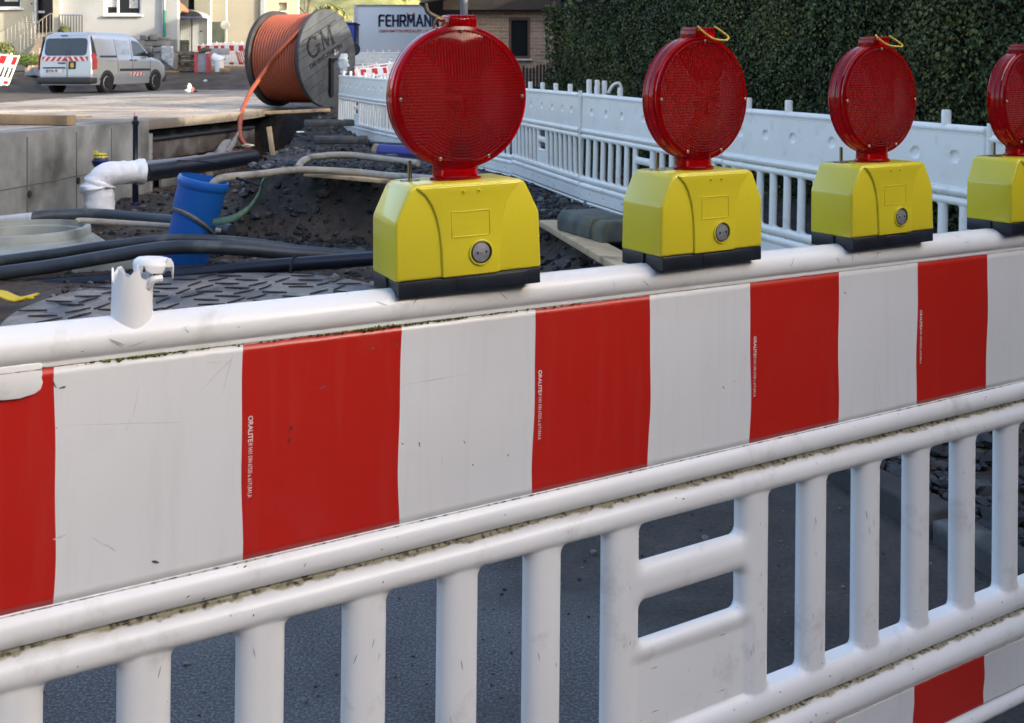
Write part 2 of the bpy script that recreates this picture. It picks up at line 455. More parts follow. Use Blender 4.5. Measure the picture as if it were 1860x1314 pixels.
def film_mat(name, col, dark):
    m = M(name, col, .34, var=.05, vs=2.2, bump=.035, bs=240, bd=.0006, coat=.22, col2=tuple(x * .82 for x in col), c2s=2.2, c2lo=.5, c2hi=.8,
          speck=dark, specks=42, speckt=.775, rvar=.05)
    return m
def streaks(m, amt):
    t = m.node_tree; N = t.nodes; L = t.links; b = N['Principled BSDF']; src = b.inputs['Base Color'].links[0].from_socket
    tc = N.new('ShaderNodeTexCoord'); mp = N.new('ShaderNodeMapping'); mp.inputs['Scale'].default_value = (30, 1, 2.2); L.new(tc.outputs['Object'], mp.inputs[0])
    n = N.new('ShaderNodeTexNoise'); n.inputs['Scale'].default_value = 1.6; n.inputs['Detail'].default_value = 8; n.inputs['Roughness'].default_value = .65; L.new(mp.outputs[0], n.inputs['Vector'])
    r = N.new('ShaderNodeValToRGB'); r.color_ramp.elements[0].position = .5; r.color_ramp.elements[1].position = .8; L.new(n.outputs['Fac'], r.inputs[0])
    n2 = N.new('ShaderNodeTexNoise'); n2.inputs['Scale'].default_value = 7; n2.inputs['Detail'].default_value = 10; n2.inputs['Roughness'].default_value = .75; L.new(tc.outputs['Object'], n2.inputs['Vector'])
    r2 = N.new('ShaderNodeValToRGB'); r2.color_ramp.elements[0].position = .55; r2.color_ramp.elements[1].position = .75; L.new(n2.outputs['Fac'], r2.inputs[0])
    a = N.new('ShaderNodeMath'); a.operation = 'MAXIMUM'; L.new(r.outputs[0], a.inputs[0]); L.new(r2.outputs[0], a.inputs[1])
    k = N.new('ShaderNodeMath'); k.operation = 'MULTIPLY'; k.inputs[1].default_value = amt; L.new(a.outputs[0], k.inputs[0])
    x = N.new('ShaderNodeMix'); x.data_type = 'RGBA'; L.new(k.outputs[0], x.inputs[0]); L.new(src, x.inputs[6]); x.inputs[7].default_value = (.34, .33, .29, 1); L.new(x.outputs[2], b.inputs['Base Color'])
m_film_w = film_mat('film_white', (.70, .71, .73), (.32, .32, .32))
m_film_r = film_mat('film_red', (.47, .014, .008), (.2, .015, .01))
streaks(m_film_w, .15); streaks(m_film_r, .05)
m_print = M('print_white', (.72, .66, .64), .5, var=.05)

def stripe_film(name, parent, v0, v1, y, k0, k1, bulge):
    """k counts stripe boundaries; odd blocks are red"""
    cols = []; k = k0
    rows = 26; vs = []; fs = []; mi = []
    ks = sorted(set([k0, k1] + [float(x) for x in range(math.ceil(k0), math.floor(k1) + 1)]))
    sub = []
    for a, b in zip(ks[:-1], ks[1:]):
        for j in range(6): sub.append((a + (b - a) * j / 6, int(math.floor((a + b) / 2))))
    sub.append((ks[-1], sub[-1][1]))
    for i, (kk, blk) in enumerate(sub):
        for j in range(rows + 1):
            t = j / rows; v = v0 + (v1 - v0) * t
            du = .0016 * math.sin(t * 5.2 + kk * 1.3) + .0008 * math.sin(t * 11 + kk)
            ragged = 0
            if j in (0, rows): ragged = .0007 * math.sin(kk * 37) + .0005 * math.sin(kk * 91)
            vs.append(((kk - 4.45) * .2 + du, -(y + bulge * math.sin(math.pi * t) + .0007), v + ragged))
    for i in range(len(sub) - 1):
        for j in range(rows):
            a = i * (rows + 1) + j
            fs.append((a, a + rows + 1, a + rows + 2, a + 1)); mi.append(1 if sub[i][1] % 2 else 0)
    # a return edge so that the film has thickness
    mb = MB(); mb.v = vs; mb.f = fs; mb.mi = mi
    o = mb.build(name, [m_film_w, m_film_r], parent, smooth=True)
    sd = o.modifiers.new('thick', 'SOLIDIFY'); sd.thickness = .0006; sd.offset = 0
    return o

TH = math.atan2(0.5210, 0.8536)
front = empty('striped_barrier')
tag(front, 'large white barrier in the foreground with red and white striped film, carrying the lamps', 'barrier')
uo = 4.45 * .2
front.location = (-.4825 + uo * math.cos(TH), 1.094 + uo * math.sin(TH), .999 - .87 - .0122 * uo)
# film plane is 14 mm in front of the panel's middle plane
nrm = Vector((-math.sin(TH), math.cos(TH), 0))
front.location = Vector(front.location) + nrm * .0145 - Vector((math.cos(TH), math.sin(TH), 0)) * .0096
front.rotation_euler = Euler((0, math.atan(.0122) * 1.0, TH), 'XYZ')
barrier_parts(.003, m_barrier, front)
f1 = stripe_film('reflective_film', front, .6205, .8705, .0137, -.79, 9.68, .0012)
f2 = stripe_film('reflective_film', front, .0365, .1265, .0138, -.79, 9.68, 0.0)
for k in (1, 3, 5, 7, 9):
    u = (k - 4.45) * .2 + .0065
    t1 = text_obj('film_lettering', 'ORALITE', .0078, m_print, f1, (u, -.0162, .870 - .083), (R(90), R(90), 0), .0002, .00016, 1.0)
    w = max(v.co.x for v in t1.data.vertices)
    text_obj('film_lettering', '\u00ae 5431 DIN 67520 u. 6171,RA1,A', .0068, m_print, f1, (u + .0004, -.0162, .870 - .083 - w - .0008), (R(90), R(90), 0), .0002, 0, .66)
# dark flecks and clamp marks on the white plastic
def hgt(u, v): return float(relief(np.array([u]), np.array([v]), False)[0])
def fleck(u, v, l, w, a, mat, nm):
    mb = MB(); d = Vector((math.cos(a), math.sin(a))); n_ = Vector((-d.y, d.x)); vs = []
    for t, s_ in ((-.5, .3), (-.1, 1), (.25, .8), (.5, .25)):
        for q in (-1, 1):
            p = Vector((u, v)) + d * (l * t) + n_ * (w * s_ * q * .5); vs.append((p.x, -hgt(p.x, p.y) - .0005, p.y))
    mb.add(vs, [(0, 1, 3, 2), (2, 3, 5, 4), (4, 5, 7, 6)]); return mb.build(nm, mat, front)
m_fleck = M('fleck', (.07, .065, .05), .9, var=.4, vs=300); m_rub = M('rub_mark', (.36, .36, .37), .7, var=.2, vs=150)
for i in range(90):
    u = rng.uniform(-.95, .85); v = rng.choice([rng.gauss(.603, .010), rng.gauss(.560, .012), rng.gauss(.205, .010), rng.gauss(.155, .01), rng.gauss(.893, .008), rng.gauss(.235, .004)])
    if float(material_dist(np.array([u]), np.array([v]))[0]) < .004: continue
    fleck(u, v, rng.uniform(.0015, .005), rng.uniform(.0007, .0018), rng.uniform(0, 3.1), m_fleck, 'fleck')
for i in range(34):
    u = rng.choice([-6, -5, -4, -3, -2, -1, 1, 2, 3, 4, 5]) * SP + rng.uniform(-.018, .018); v = rng.uniform(.26, .52)
    fleck(u, v, rng.uniform(.004, .016), rng.uniform(.0007, .0020), rng.uniform(1.2, 1.9), m_rub, 'rub_mark')
for i in range(16):
    fleck(rng.uniform(-.95, .85), rng.gauss(.895, .006), rng.uniform(.006, .02), rng.uniform(.0006, .0016), rng.uniform(.2, 2.8), m_rub, 'rub_mark')
for u, v in ((-.072, .322), (.062, .335), (-.070, .258), (.062, .250)):
    fleck(u, v, .013, .0016, .02, m_rub, 'clamp_mark')
# clip tab hanging over the film near the left end
mb = MB(); pts = []
for (u, v) in ((-1.0, .878), (-.905, .878), (-.9035, .866), (-.9045, .862), (-.903, .857), (-.905, .850), (-.911, .846), (-.925, .843), (-.94, .8435), (-.955, .8465), (-1.0, .8465)):
    pts.append((u, v))
mb.prism(pts, -.0196, -.010)
mb.build('clip_tab', m_barrier, front, bevel=.0012)
# scuffs and scrapes on the film and on the plastic
m_scuff = M('scuff', (.09, .09, .09), .8, var=.5, vs=200); m_scuff2 = M('faint_scuff', (.54, .54, .55), .7, var=.2, vs=200)
def scuff(pts, w, y, mat, kd='scuff_mark'):
    mb = MB(); n = len(pts)
    for i, (u, v) in enumerate(pts):
        t = i / (n - 1); ww = w * math.sin(math.pi * (.12 + .76 * t)) * rng.uniform(.6, 1.2)
        a, b_ = pts[max(0, i - 1)], pts[min(n - 1, i + 1)]; d = Vector((b_[0] - a[0], b_[1] - a[1])).normalized()
        mb.v += [(u - d.y * ww, y, v + d.x * ww), (u + d.y * ww, y, v - d.x * ww)]
        if i: k = 2 * i; mb.f.append((k - 2, k - 1, k + 1, k)); mb.mi.append(0)
    return mb
def photo_uv(px, py):
    k = (px - 100) / (379.8 - .0939 * (px - 0)) ; Z = 1.094 + k * .2 * .521; top = .999 - .0122 * .2 * k
    z = 1.3 - (py - 150) / 1882 * Z; return ((k - 4.45) * .2, .87 + (z - top))
big = MB(); small = MB()
for px, py, dx, dy, w in ((150, 855, 6, 12, .0016), (147, 862, 8, -6, .0012), (278, 1018, 12, 3, .0016), (104, 706, 14, -4, .0012), (728, 804, 2, 3, .0008), (758, 803, 3, 8, .0011), (840, 800, 2, 6, .0007), (668, 636, 8, -5, .001), (575, 706, 14, -5, .0009), (716, 624, 3, 6, .0009), (92, 690, 9, 14, .0010), (100, 776, 3, 2, .0008), (1064, 540, 4, 3, .0008), (1272, 682, 3, 8, .0008), (1310, 700, 3, 6, .0007), (1530, 530, 4, 4, .0008), (1330, 690, 2, 3, .0007), (920, 824, 2, 4, .0009), (856, 842, 2, 3, .0009)):
    q = scuff([photo_uv(px + dx * t + (rng.uniform(-1, 1)), py + dy * t) for t in (0, .35, .7, 1)], w, -.01585, m_scuff); q.build('scuff_mark', m_scuff, f1)
for px, py, dx, dy, w in ((168, 975, 45, 25, .0009), (98, 980, 24, -10, .0010), (235, 760, -35, 100, .0006), (420, 650, -60, 60, .0005), (110, 772, 330, -8, .0004), (370, 660, 30, -4, .0005), (730, 700, 120, -22, .0005), (420, 640, -20, 80, .0004), (930, 760, 40, -8, .0006), (800, 830, 2, 16, .0006), (1595, 692, 4, 60, .0004), (250, 700, -10, 60, .0004)):
    q = scuff([photo_uv(px + dx * t, py + dy * t + rng.uniform(-1.5, 1.5)) for t in (0, .2, .4, .6, .8, 1)], w, -.0157, m_scuff2); q.build('scratch', m_scuff2, f1)
# moss along the top of the film
mb = MB()
for i in range(520):
    k = rng.choice([rng.gauss(1.75, .28), rng.gauss(2.25, .12), rng.uniform(.1, 3.4), rng.gauss(.45, .1)])
    if k < -.2: continue
    r = abs(rng.gauss(.0007, .0005)) + .0003
    if abs(k - 1.85) < .12: r *= 1.7
    c = Vector(((k - 4.45) * .2, -.0155 - r * .3, .8712 + rng.gauss(0, .0006)))
    vs = []
    for (x, y, z) in ((1, 0, 0), (-1, 0, 0), (0, 1, 0), (0, -1, 0), (0, 0, 1), (0, 0, -1)):
        vs.append(c + Vector((x, y, z)) * r * rng.uniform(.7, 1.5))
    mb.add(vs, [(0, 2, 4), (2, 1, 4), (1, 3, 4), (3, 0, 4), (2, 0, 5), (1, 2, 5), (3, 1, 5), (0, 3, 5)])
mo = mb.build('moss', M('moss', (.13, .15, .03), .9, var=.5, vs=400), front); mo['kind'] = 'stuff'
mb = MB()
for s in range(5):           # the sockets the lamps sit on; the broken one is built below
    if s == 0: continue
    mb = MB(); mb.lathe([(.021, -.02), (.021, .05)], 20, c=(-.8 + .4 * s, 0, .905)); mb.build('lamp_socket', m_barrier, front, smooth=True)
# broken socket with its torn cap
ux = -.8110
mb = MB(); n = 48; vs = []; fs = []
ring = []
for j in range(n):
    a = 2 * math.pi * j / n
    jag = .0555 + .004 * math.sin(a * 3 + 1) + .003 * math.sin(a * 7) + (.0045 if j in (22, 23, 29, 30, 31) else 0) + rng.uniform(-.0015, .0015)
    ring.append(jag)
for j in range(n):
    a = 2 * math.pi * j / n; x, y = math.cos(a), math.sin(a)
    for (r, z) in ((.010, -.030), (.0247, -.014), (.0240, -.007), (.0228, 0), (.0218, .02), (.0216, ring[j] * .75), (.0213 + rng.uniform(-.0005, .0012), ring[j]), (.0195, ring[j] - .0008), (.0190, .02), (.0190, -.015)):
        vs.append((ux + r * x, r * y * (1.0 if r < .022 else .95), .905 + z))
K = 10
for j in range(n):
    j2 = (j + 1) % n
    for i in range(K - 1):
        fs.append((j * K + i, j2 * K + i, j2 * K + i + 1, j * K + i + 1))
mb.add(vs, fs); bs_ = mb.build('broken_socket', m_barrier, front, smooth=True, label='broken off lamp socket with a torn bent cap')
mb = MB(); vs = []; fs = []; n = 40; K = 8
for j in range(n):
    a = 2 * math.pi * j / n
    ca, sa = math.cos(a), math.sin(a)
    ex = math.copysign(abs(ca) ** .75, ca); ey = math.copysign(abs(sa) ** .75, sa)
    low = -.0145 - .004 * math.sin(a * 2 + .5) + .0035 * math.sin(a * 5) + rng.uniform(-.0015, .0015)
    if j in (33, 34, 35): low += .008          # gaps torn in the rim
    if j in (26,): low += .007
    if j in (37, 38): low -= .006
    for (r, z) in ((.002, .0), (.010, .0), (.0165, -.0012), (.0205, -.0045), (.0215, -.009), (.0212, low), (.0196, low), (.0192, -.007)):
        vs.append((ux + .0215 + r * ex, -.004 + r * ey * .9, .905 + .0725 + z - .08 * r * ex))
for j in range(n):
    j2 = (j + 1) % n
    for i in range(K - 1): fs.append((j * K + i, j2 * K + i, j2 * K + i + 1, j * K + i + 1))
fs.append(tuple(j * K for j in range(n)))
mb.add(vs, fs)
mb.tube(spline([(ux + .004, -.012, .905 + .040), (ux + .003, -.014, .905 + .056), (ux + .006, -.013, .905 + .068), (ux + .013, -.008, .905 + .071)], 5), [.0035] * 16, 8)
mb.tube(spline([(ux + .014, -.016, .905 + .042), (ux + .018, -.02, .905 + .050), (ux + .027, -.018, .905 + .051)], 5), [.0042] * 11, 8)
mb.build('torn_cap', m_barrier, bs_, smooth=True)

# feet under the front barrier
def foot_mesh():
    mb = MB()
    prof = [(-.2, 0), (.2, 0), (.2, .07), (.165, .11), (-.165, .11), (-.2, .07)]
    for x0, x1 in ((-.41, .20), (.27, .41)):
        mb.prism([(p[0] * .98, p[1]) for p in prof], x0, x1, 'X')
    mb.prism([(p[0] * .9, p[1] * .86) for p in prof], -.4, .4, 'X')
    return mb
fm = foot_mesh()
fb = fm.build('barrier_foot', m_darkplastic, None, bevel=.012)
fb_mesh = fb.data
bpy.data.objects.remove(fb)
def foot(loc, rz, label, sc=1.0):
    o = bpy.data.objects.new('barrier_foot', fb_mesh); COL.objects.link(o)
    o.location = loc; o.rotation_euler = (0, 0, rz); o.scale = (sc, sc, sc)
    tag(o, label, 'barrier foot', 'recycled plastic barrier feet'); return o

# ------------------------------------------------------------------ warning lamps
m_yellow = M('lamp_yellow', (.68, .575, .028), .3, var=.04, vs=5, bump=.03, bs=300, bd=.0005, coat=.35, speck=(.34, .26, .02), specks=70, speckt=.76, sss=0)
def lens_mat(name, col, pattern):
    m = bpy.data.materials.new(name); m.use_nodes = True; t = m.node_tree; N = t.nodes; L = t.links
    b = N['Principled BSDF']; b.inputs['Base Color'].default_value = col; b.inputs['Transmission Weight'].default_value = .93
    b.inputs['Roughness'].default_value = .07; b.inputs['IOR'].default_value = 1.25; b.inputs['Coat Weight'].default_value = .4
    b.inputs['Coat Roughness'].default_value = .06
    tl = N.new('ShaderNodeBsdfTranslucent'); tl.inputs['Color'].default_value = (.95, .006, .010, 1); mxs = N.new('ShaderNodeMixShader'); mxs.inputs[0].default_value = .16
    L.new(b.outputs[0], mxs.inputs[1]); L.new(tl.outputs[0], mxs.inputs[2]); L.new(mxs.outputs[0], N['Material Output'].inputs['Surface'])
    if pattern:
        tc = N.new('ShaderNodeTexCoord'); sp = N.new('ShaderNodeSeparateXYZ'); L.new(tc.outputs['Object'], sp.inputs[0])
        def mt(op, a, c=None, d=None):
            n = N.new('ShaderNodeMath'); n.operation = op
            for i, x in enumerate((a, c, d)):
                if x is None: continue
                if isinstance(x, (int, float)): n.inputs[i].default_value = x
                else: L.new(x, n.inputs[i])
            return n.outputs[0]
        X, Z = sp.outputs['X'], sp.outputs['Z']
        rad = mt('POWER', mt('ADD', mt('MULTIPLY', X, X), mt('MULTIPLY', Z, Z)), .5)
        f = 2 * math.pi / .0042
        sx_ = mt('SINE', mt('MULTIPLY', X, f)); sz_ = mt('SINE', mt('MULTIPLY', Z, f)); sr_ = mt('SINE', mt('MULTIPLY', rad, f))
        ax, az = mt('ABSOLUTE', X), mt('ABSOLUTE', Z)
        horiz = mt('GREATER_THAN', ax, mt('MULTIPLY', az, .9))                # side sectors carry level ribs
        up = mt('GREATER_THAN', Z, 0.0)
        inner = mt('LESS_THAN', mt('MAXIMUM', ax, az), .026)
        side = mt('ADD', mt('MULTIPLY', horiz, sz_), mt('MULTIPLY', mt('SUBTRACT', 1.0, horiz), mt('ADD', mt('MULTIPLY', up, sx_), mt('MULTIPLY', mt('SUBTRACT', 1.0, up), mt('ADD', mt('MULTIPLY', sr_, .55), mt('MULTIPLY', sx_, .45))))))
        grid = mt('MULTIPLY', mt('ADD', sx_, sz_), .6)
        pat = mt('ADD', mt('MULTIPLY', inner, mt('ADD', grid, mt('MULTIPLY', sr_, .5))), mt('MULTIPLY', mt('SUBTRACT', 1.0, inner), mt('ADD', side, mt('MULTIPLY', sr_, .35))))
        bp = N.new('ShaderNodeBump'); bp.inputs['Strength'].default_value = 1.0; bp.inputs['Distance'].default_value = .0010
        cr = N.new('ShaderNodeValToRGB'); cr.color_ramp.elements[0].position = .25; cr.color_ramp.elements[1].position = .85; cr.color_ramp.elements[0].color = (.42, .002, .008, 1); cr.color_ramp.elements[1].color = (.97, .02, .03, 1)
        L.new(mt('ADD', mt('MULTIPLY', pat, .35), .5), cr.inputs[0]); L.new(cr.outputs[0], b.inputs['Base Color'])
        L.new(pat, bp.inputs['Height']); L.new(bp.outputs[0], b.inputs['Normal']); L.new(bp.outputs[0], tl.inputs['Normal'])
    return m
m_lens = lens_mat('lens_red', (.92, .035, .05, 1), True)
m_rear = lens_mat('rear_lens_red', (.95, .03, .04, 1), False)
m_rim = lens_mat('rim_red', (.62, .004, .014, 1), False)
m_rim.node_tree.nodes['Principled BSDF'].inputs['Transmission Weight'].default_value = .85
m_inner = M('lamp_reflector', (.55, .03, .03), .3, var=.1)
m_wire = M('yellow_wire', (.62, .40, .05), .4, var=.1)
m_cell = M('photocell', (.62, .62, .64), .28, metal=.75, var=.25, vs=120)

def make_lamp():
    root = empty('warning_lamp')
    # black base: main bar, left lug
    mb = MB(); mb.box((.001, -.001, .0105), (.198, .088, .020)); mb.box((-.086, .02, .012), (.03, .05, .024)); mb.box((.03, -.0452, .0105), (.10, .002, .017))
    mb.build('base', m_black, root, bevel=.0022)
    # yellow housing
    mb = MB(); z0 = .0205
    sil = [(-.102, z0), (.102, z0), (.1005, z0 + .074), (.097, z0 + .082), (.081, z0 + .115), (.072, z0 + .120), (-.072, z0 + .120), (-.081, z0 + .115), (-.097, z0 + .082), (-.1005, z0 + .074)]
    mb.prism(sil, -.0455, .0465)
    hs = mb.build('housing', m_yellow, root, bevel=.0045, seg=3, angle=12)
    mb = MB(); sil = [(-.040, z0 + .0005), (.040, z0 + .0005)]
    rt = [(.0405, z0 + .03), (.0425, z0 + .055), (.046, z0 + .075), (.052, z0 + .092), (.060, z0 + .105), (.073, z0 + .1165)]
    sil += rt + [(-x, z) for x, z in reversed(rt)]
    mb.prism(sil, -.0488, -.040)
    mb.build('front_ridge', m_yellow, hs, bevel=.0022, seg=3, angle=30)
    # side hollows rounded like the moulding
    mb = MB()
    for (a, b, c, d) in ((-.027, .027, z0 + .0835, z0 + .0825), (-.027, .027, z0 + .0515, z0 + .0505)):
        mb.box((0, -.0490, (c + d) / 2), (.054, .0012, .0013))
    for x in (-.0265, .0265): mb.box((x, -.0490, z0 + .067), (.0013, .0012, .032))
    mb.build('label_frame', m_yellow, hs, bevel=.0004)
    mb = MB(); c = (.013, -.0488, z0 + .029)
    mb.lathe([(.0165, 0), (.0165, -.0022), (.0150, -.0026), (.0143, -.001), (.0143, 0)], 36, 'Y', c)
    bt = mb.build('button_ring', m_yellow, hs, smooth=True)
    mb = MB(); mb.lathe([(.0143, 0), (.0142, -.0016), (.0128, -.0022), (.0122, -.0008)], 36, 'Y', c); mb.build('bezel', m_black, bt, smooth=True)
    mb = MB(); mb.lathe([(.0123, 0), (.0121, -.0012), (.006, -.0022), (.0001, -.0025)], 36, 'Y', c)
    mb.lathe([(.0019, -.0022), (.0019, -.0034), (.0008, -.0036), (.0005, -.0024)], 6, 'Y', c)
    mb.build('photocell', m_cell, bt, smooth=True)
    mb = MB()
    for dx in (-.0055, .0065): mb.box((c[0] + dx, c[1] - .0026, c[2] + (.0003 if dx > 0 else -.0004)), (.002, .0008, .003))
    mb.build('contact', m_black, bt)
    for x in (-.010, .012):
        mb = MB(); mb.lathe([(.0028, 0), (.0027, -.001), (.0012, -.0013), (.0009, -.0003)], 16, 'Y', (x, -.0487, z0 + .108)); mb.build('screw_boss', m_yellow, hs, smooth=True)
        mb = MB(); mb.lathe([(.0009, -.0004), (.0008, -.0014)], 10, 'Y', (x, -.0487, z0 + .108)); mb.build('screw_hole', m_black, hs)
    # lens on its neck
    LZ = z0 + .120 + .0135 + .0945
    mb = MB(); mb.lathe([(.0335, -.001), (.0335, .004), (.030, .006), (.0295, .014), (.031, .026)], 40, c=(0, 0, z0 + .1195))
    for a in mb.v: pass
    mb.v = [(x * 1.06, y * .72, z) for (x, y, z) in mb.v]
    nk = mb.build('neck', m_rim, root, smooth=True)
    mb = MB(); mb.box((0, 0, z0 + .129), (.052, .030, .014)); mb.build('neck_collar', m_inner, nk, bevel=.004)
    le = empty('lens_head', (0, 0, LZ), 0, root)
    # outer housing ring, two halves with a seam
    mb = MB()
    ringp = [(.0880, -.0175), (.0925, -.0168), (.0938, -.0150), (.0925, -.0095), (.0945, -.0082), (.0950, -.0012), (.0938, 0), (.0950, .0012), (.0945, .0082), (.0925, .0095), (.0938, .0150), (.0925, .0168), (.0880, .0175),
             (.0872, .0150), (.0898, .0130), (.0905, 0), (.0898, -.0130), (.0872, -.0150)]
    mb.lathe(ringp, 96, 'Y', close=True)
    mb.build('rim', m_rim, le, smooth=True)
    for sgn, nm in ((-1, 'front_lens'), (1, 'rear_lens')):
        prof = [(.0882, -.0172), (.0870, -.0190), (.0858, -.0190), (.0850, -.0174)]
        for i in range(9):
            r = .0842 * (1 - i / 8); prof.append((max(r, .0001), -.0176 - .0070 * (1 - (r / .0842) ** 2)))
        inner = [(max(r - .0002, .0001), y + .0024) for r, y in reversed(prof)]
        prof = prof + inner
        prof = [(r, y * -sgn) for r, y in prof]
        mb = MB(); mb.lathe(prof, 96, 'Y', close=True)
        mb.build(nm, m_lens if sgn < 0 else m_rear, le, smooth=True)
    mb = MB()   # seat of the light source inside
    mb.box((0, 0, -.066), (.026, .016, .026)); mb.lathe([(.0001, -.004), (.006, -.004), (.008, .0), (.006, .004), (.0001, .004)], 20, 'Y', (0, 0, -.012))
    mb.box((0, 0, -.038), (.006, .005, .04))
    mb.build('light_source', M('led_module', (.20, .05, .05), .35, var=.1), le, bevel=.001)
    for ang in (90, 181, -1, -113, -66):
        a = R(ang); r = .0862
        mb = MB(); c = (r * math.cos(a), -.0188, r * math.sin(a))
        mb.lathe([(.0026, 0), (.0024, -.0012), (.0014, -.0018), (.0009, -.0014), (.0009, -.0006)], 14, 'Y', c); mb.build('screw', m_steel, le, smooth=True)
    # ribbed grip on top
    mb = MB(); mb.box((.003, 0, .0975), (.040, .034, .012))
    for i in range(7): mb.box((-.0135 + i * .0055, -.001, .1045), (.0028, .033, .0065))
    mb.build('grip', m_rim, le, bevel=.0012)
    # key pin with its washer
    mb = MB(); mb.lathe([(.013, 0), (.013, .0016), (.009, .0022), (.004, .003), (.0028, .0035), (.0028, .026), (.002, .0268)], 18, c=(-.058, .016, z0 + .1195)); mb.build('key_pin', m_steel, root, smooth=True)
    return root
lamp = make_lamp()
LL = ['red and yellow warning lamp nearest the camera, largest of the four',
      'second warning lamp from the left on the striped barrier, yellow wire bail on top',
      'third warning lamp from the left on the striped barrier, in front of the hedge',
      'rightmost warning lamp cut off by the edge of the picture']
lamps = []
for i in range(4):
    o = lamp if i == 0 else copy_tree(lamp)
    lamps.append(o)
# children of the copies are placed by the parent; wire bails differ from lamp to lamp
for i, o in enumerate(lamps):
    s = i + 1
    base = front.matrix_basis if False else Matrix.Translation(front.location) @ front.rotation_euler.to_matrix().to_4x4()
    p = base @ Vector((-.8 + .4 * s + (0.002, .009, .018, .040)[i], .006, .9095))
    o.location = p; o.rotation_euler = (R((0.0, .4, -.3, .3)[i]), R((-1.2, .2, -.4, 0)[i]), TH + R((-5.5, 1.0, -1.5, 2)[i]))
    tag(o, LL[i], 'warning lamp', 'red and yellow warning lamps on the barrier')
    head = [k for k in kids(o) if k.name.startswith('lens_head')][0]
    head.rotation_euler = (0, 0, R((0, 1, 1, 2)[i])); head.location.x += (.005, .004, .004, .006)[i]
    mb = MB()
    if i == 0:
        pts = [(-.016, .012, .100), (-.022, .008, .104), (-.0225, .018, .098), (-.019, .03, .088), (0, .034, .082), (.019, .03, .088), (.02, .014, .099)]
    else:
        d = (0, 0, .002, -.001)[i]
        pts = [(-.0125, -.018, .108 + d), (-.0155, -.022, .107), (-.013, -.024, .103), (.006, -.029, .0905 + d), (.026, -.034, .088 + d), (.034, -.034, .091), (.034, -.031, .0955), (.023, -.022, .106), (.0215, -.017, .109)]
    mb.tube(spline(pts, 8), .0017, 8); mb.build('wire_bail', m_wire, head, smooth=True)
# ------------------------------------------------------------------ ground: one sheet out to the horizon
EDGE = [(-2.35, 8.7), (-1.2, 8.45), (-.2, 8.3), (.10, 7.9), (.50, 6.2), (1.25, 4.1), (1.75, 2.9), (2.3, 1.2), (60, 1.0), (60, 14), (60, 400), (-3.35, 400), (-3.35, 14.6), (-3.15, 12.2), (-2.75, 10.4)]
def poly_sd(X, Y, P):
    """signed distance, positive inside"""
    d = np.full(X.shape, 1e9); ins = np.zeros(X.shape, bool)
    n = len(P)
    for i in range(n):
        x0, y0 = P[i]; x1, y1 = P[(i + 1) % n]; ex, ey = x1 - x0, y1 - y0
        t = np.clip(((X - x0) * ex + (Y - y0) * ey) / (ex * ex + ey * ey), 0, 1)
        d = np.minimum(d, np.hypot(X - x0 - t * ex, Y - y0 - t * ey))
        c = ((y0 > Y) != (y1 > Y)) & (X < ex * (Y - y0) / (ey if abs(ey) > 1e-9 else 1e-9) + x0)
        ins ^= c
    return np.where(ins, d, -d)
def wall_x(Y):
    return np.interp(Y, [0, 9, 12.2, 15.6, 18.5, 400], [-4.9, -4.45, -4.28, -3.9, -3.5, -3.5])
def far_z(Y):
    z = np.where(Y < 14, .86, .86 + .0085 * (Y - 14))
    return z + np.where(Y > 62, (Y - 62) * .17, 0)
def bank_z(X, Y):
    t = np.clip((Y - np.interp(X, [-16.5, -13], [30.5, 35.9])) / 3.4, 0, 1); t = t * t * (3 - 2 * t)
    return (t * .60 + np.clip(Y - 39.3, 0, 30) * .03) * np.clip((-8.5 - X) / 1.5, 0, 1)
def ground_z(X, Y):
    X = np.asarray(X, float); Y = np.asarray(Y, float)
    base = .0 + .05 * fbm(X * 1.3, Y * 1.3, 3) * np.clip((Y - 3) / 2, 0, 1)
    sd = poly_sd(X + .10 * fbm(X * 3, Y * 3, 9), Y + .16 * fbm(X * 3.1, Y * 3.1, 19), EDGE)
    hA = np.interp(Y, [1, 4.7, 8.3, 8.6, 14.4, 17, 18.5, 19], [.0, .14, .26, .28, .42, .72, .9, .93])
    hA = np.where(Y > 18.8, far_z(Y) , hA)
    bump = .27 * np.exp(-((Y - 8.9) / 1.1) ** 2) * np.clip((.1 - X) / .6, 0, 1) + .10 * np.exp(-((Y - 11.5) / 1.8) ** 2) * np.clip((-.6 - X) / .8, 0, 1)
    left = np.clip((-2.6 - X) / .8, 0, 1) * np.clip((Y - 14.0) / 2, 0, 1) * np.clip((19 - Y) / 1, 0, 1)
    hA = hA + bump + left * .25
    w = np.interp(Y, [1, 5, 7, 8.4, 12], [.35, .5, .5, .22, .35])
    t = np.clip(sd / w + .15, 0, 1); t = t * t * (3 - 2 * t)
    z = base * (1 - t) + hA * t
    # left of the slab edge everything is at street level
    wl = wall_x(Y)
    tl = np.clip((wl - .35 - X) / .1, 0, 1)
    z = z * (1 - tl) + (far_z(Y) - .06) * tl
    tb = np.clip((Y - 17.2) / .8, 0, 1)
    z = z * (1 - tb) + np.maximum(z, far_z(Y) - .02) * tb
    z = z + bank_z(X, Y)
    rough = np.where((sd > -.6) | (X < -1.5) | (Y > 5), 1.0, .12)
    near = np.clip((24 - Y) / 6, 0, 1)
    z = z + (.05 * fbm(X * 5, Y * 5, 31) + .028 * fbm(X * 17, Y * 17, 41)) * rough * near * np.clip((Y - 2.4) / 2, .1, 1)
    z = z + np.where(Y > 60, fbm(X * .05, Y * .05, 5) * 8 * np.clip((Y - 60) / 40, 0, 1), 0)
    return z
def gz(x, y): return float(ground_z(np.array([x]), np.array([y]))[0])

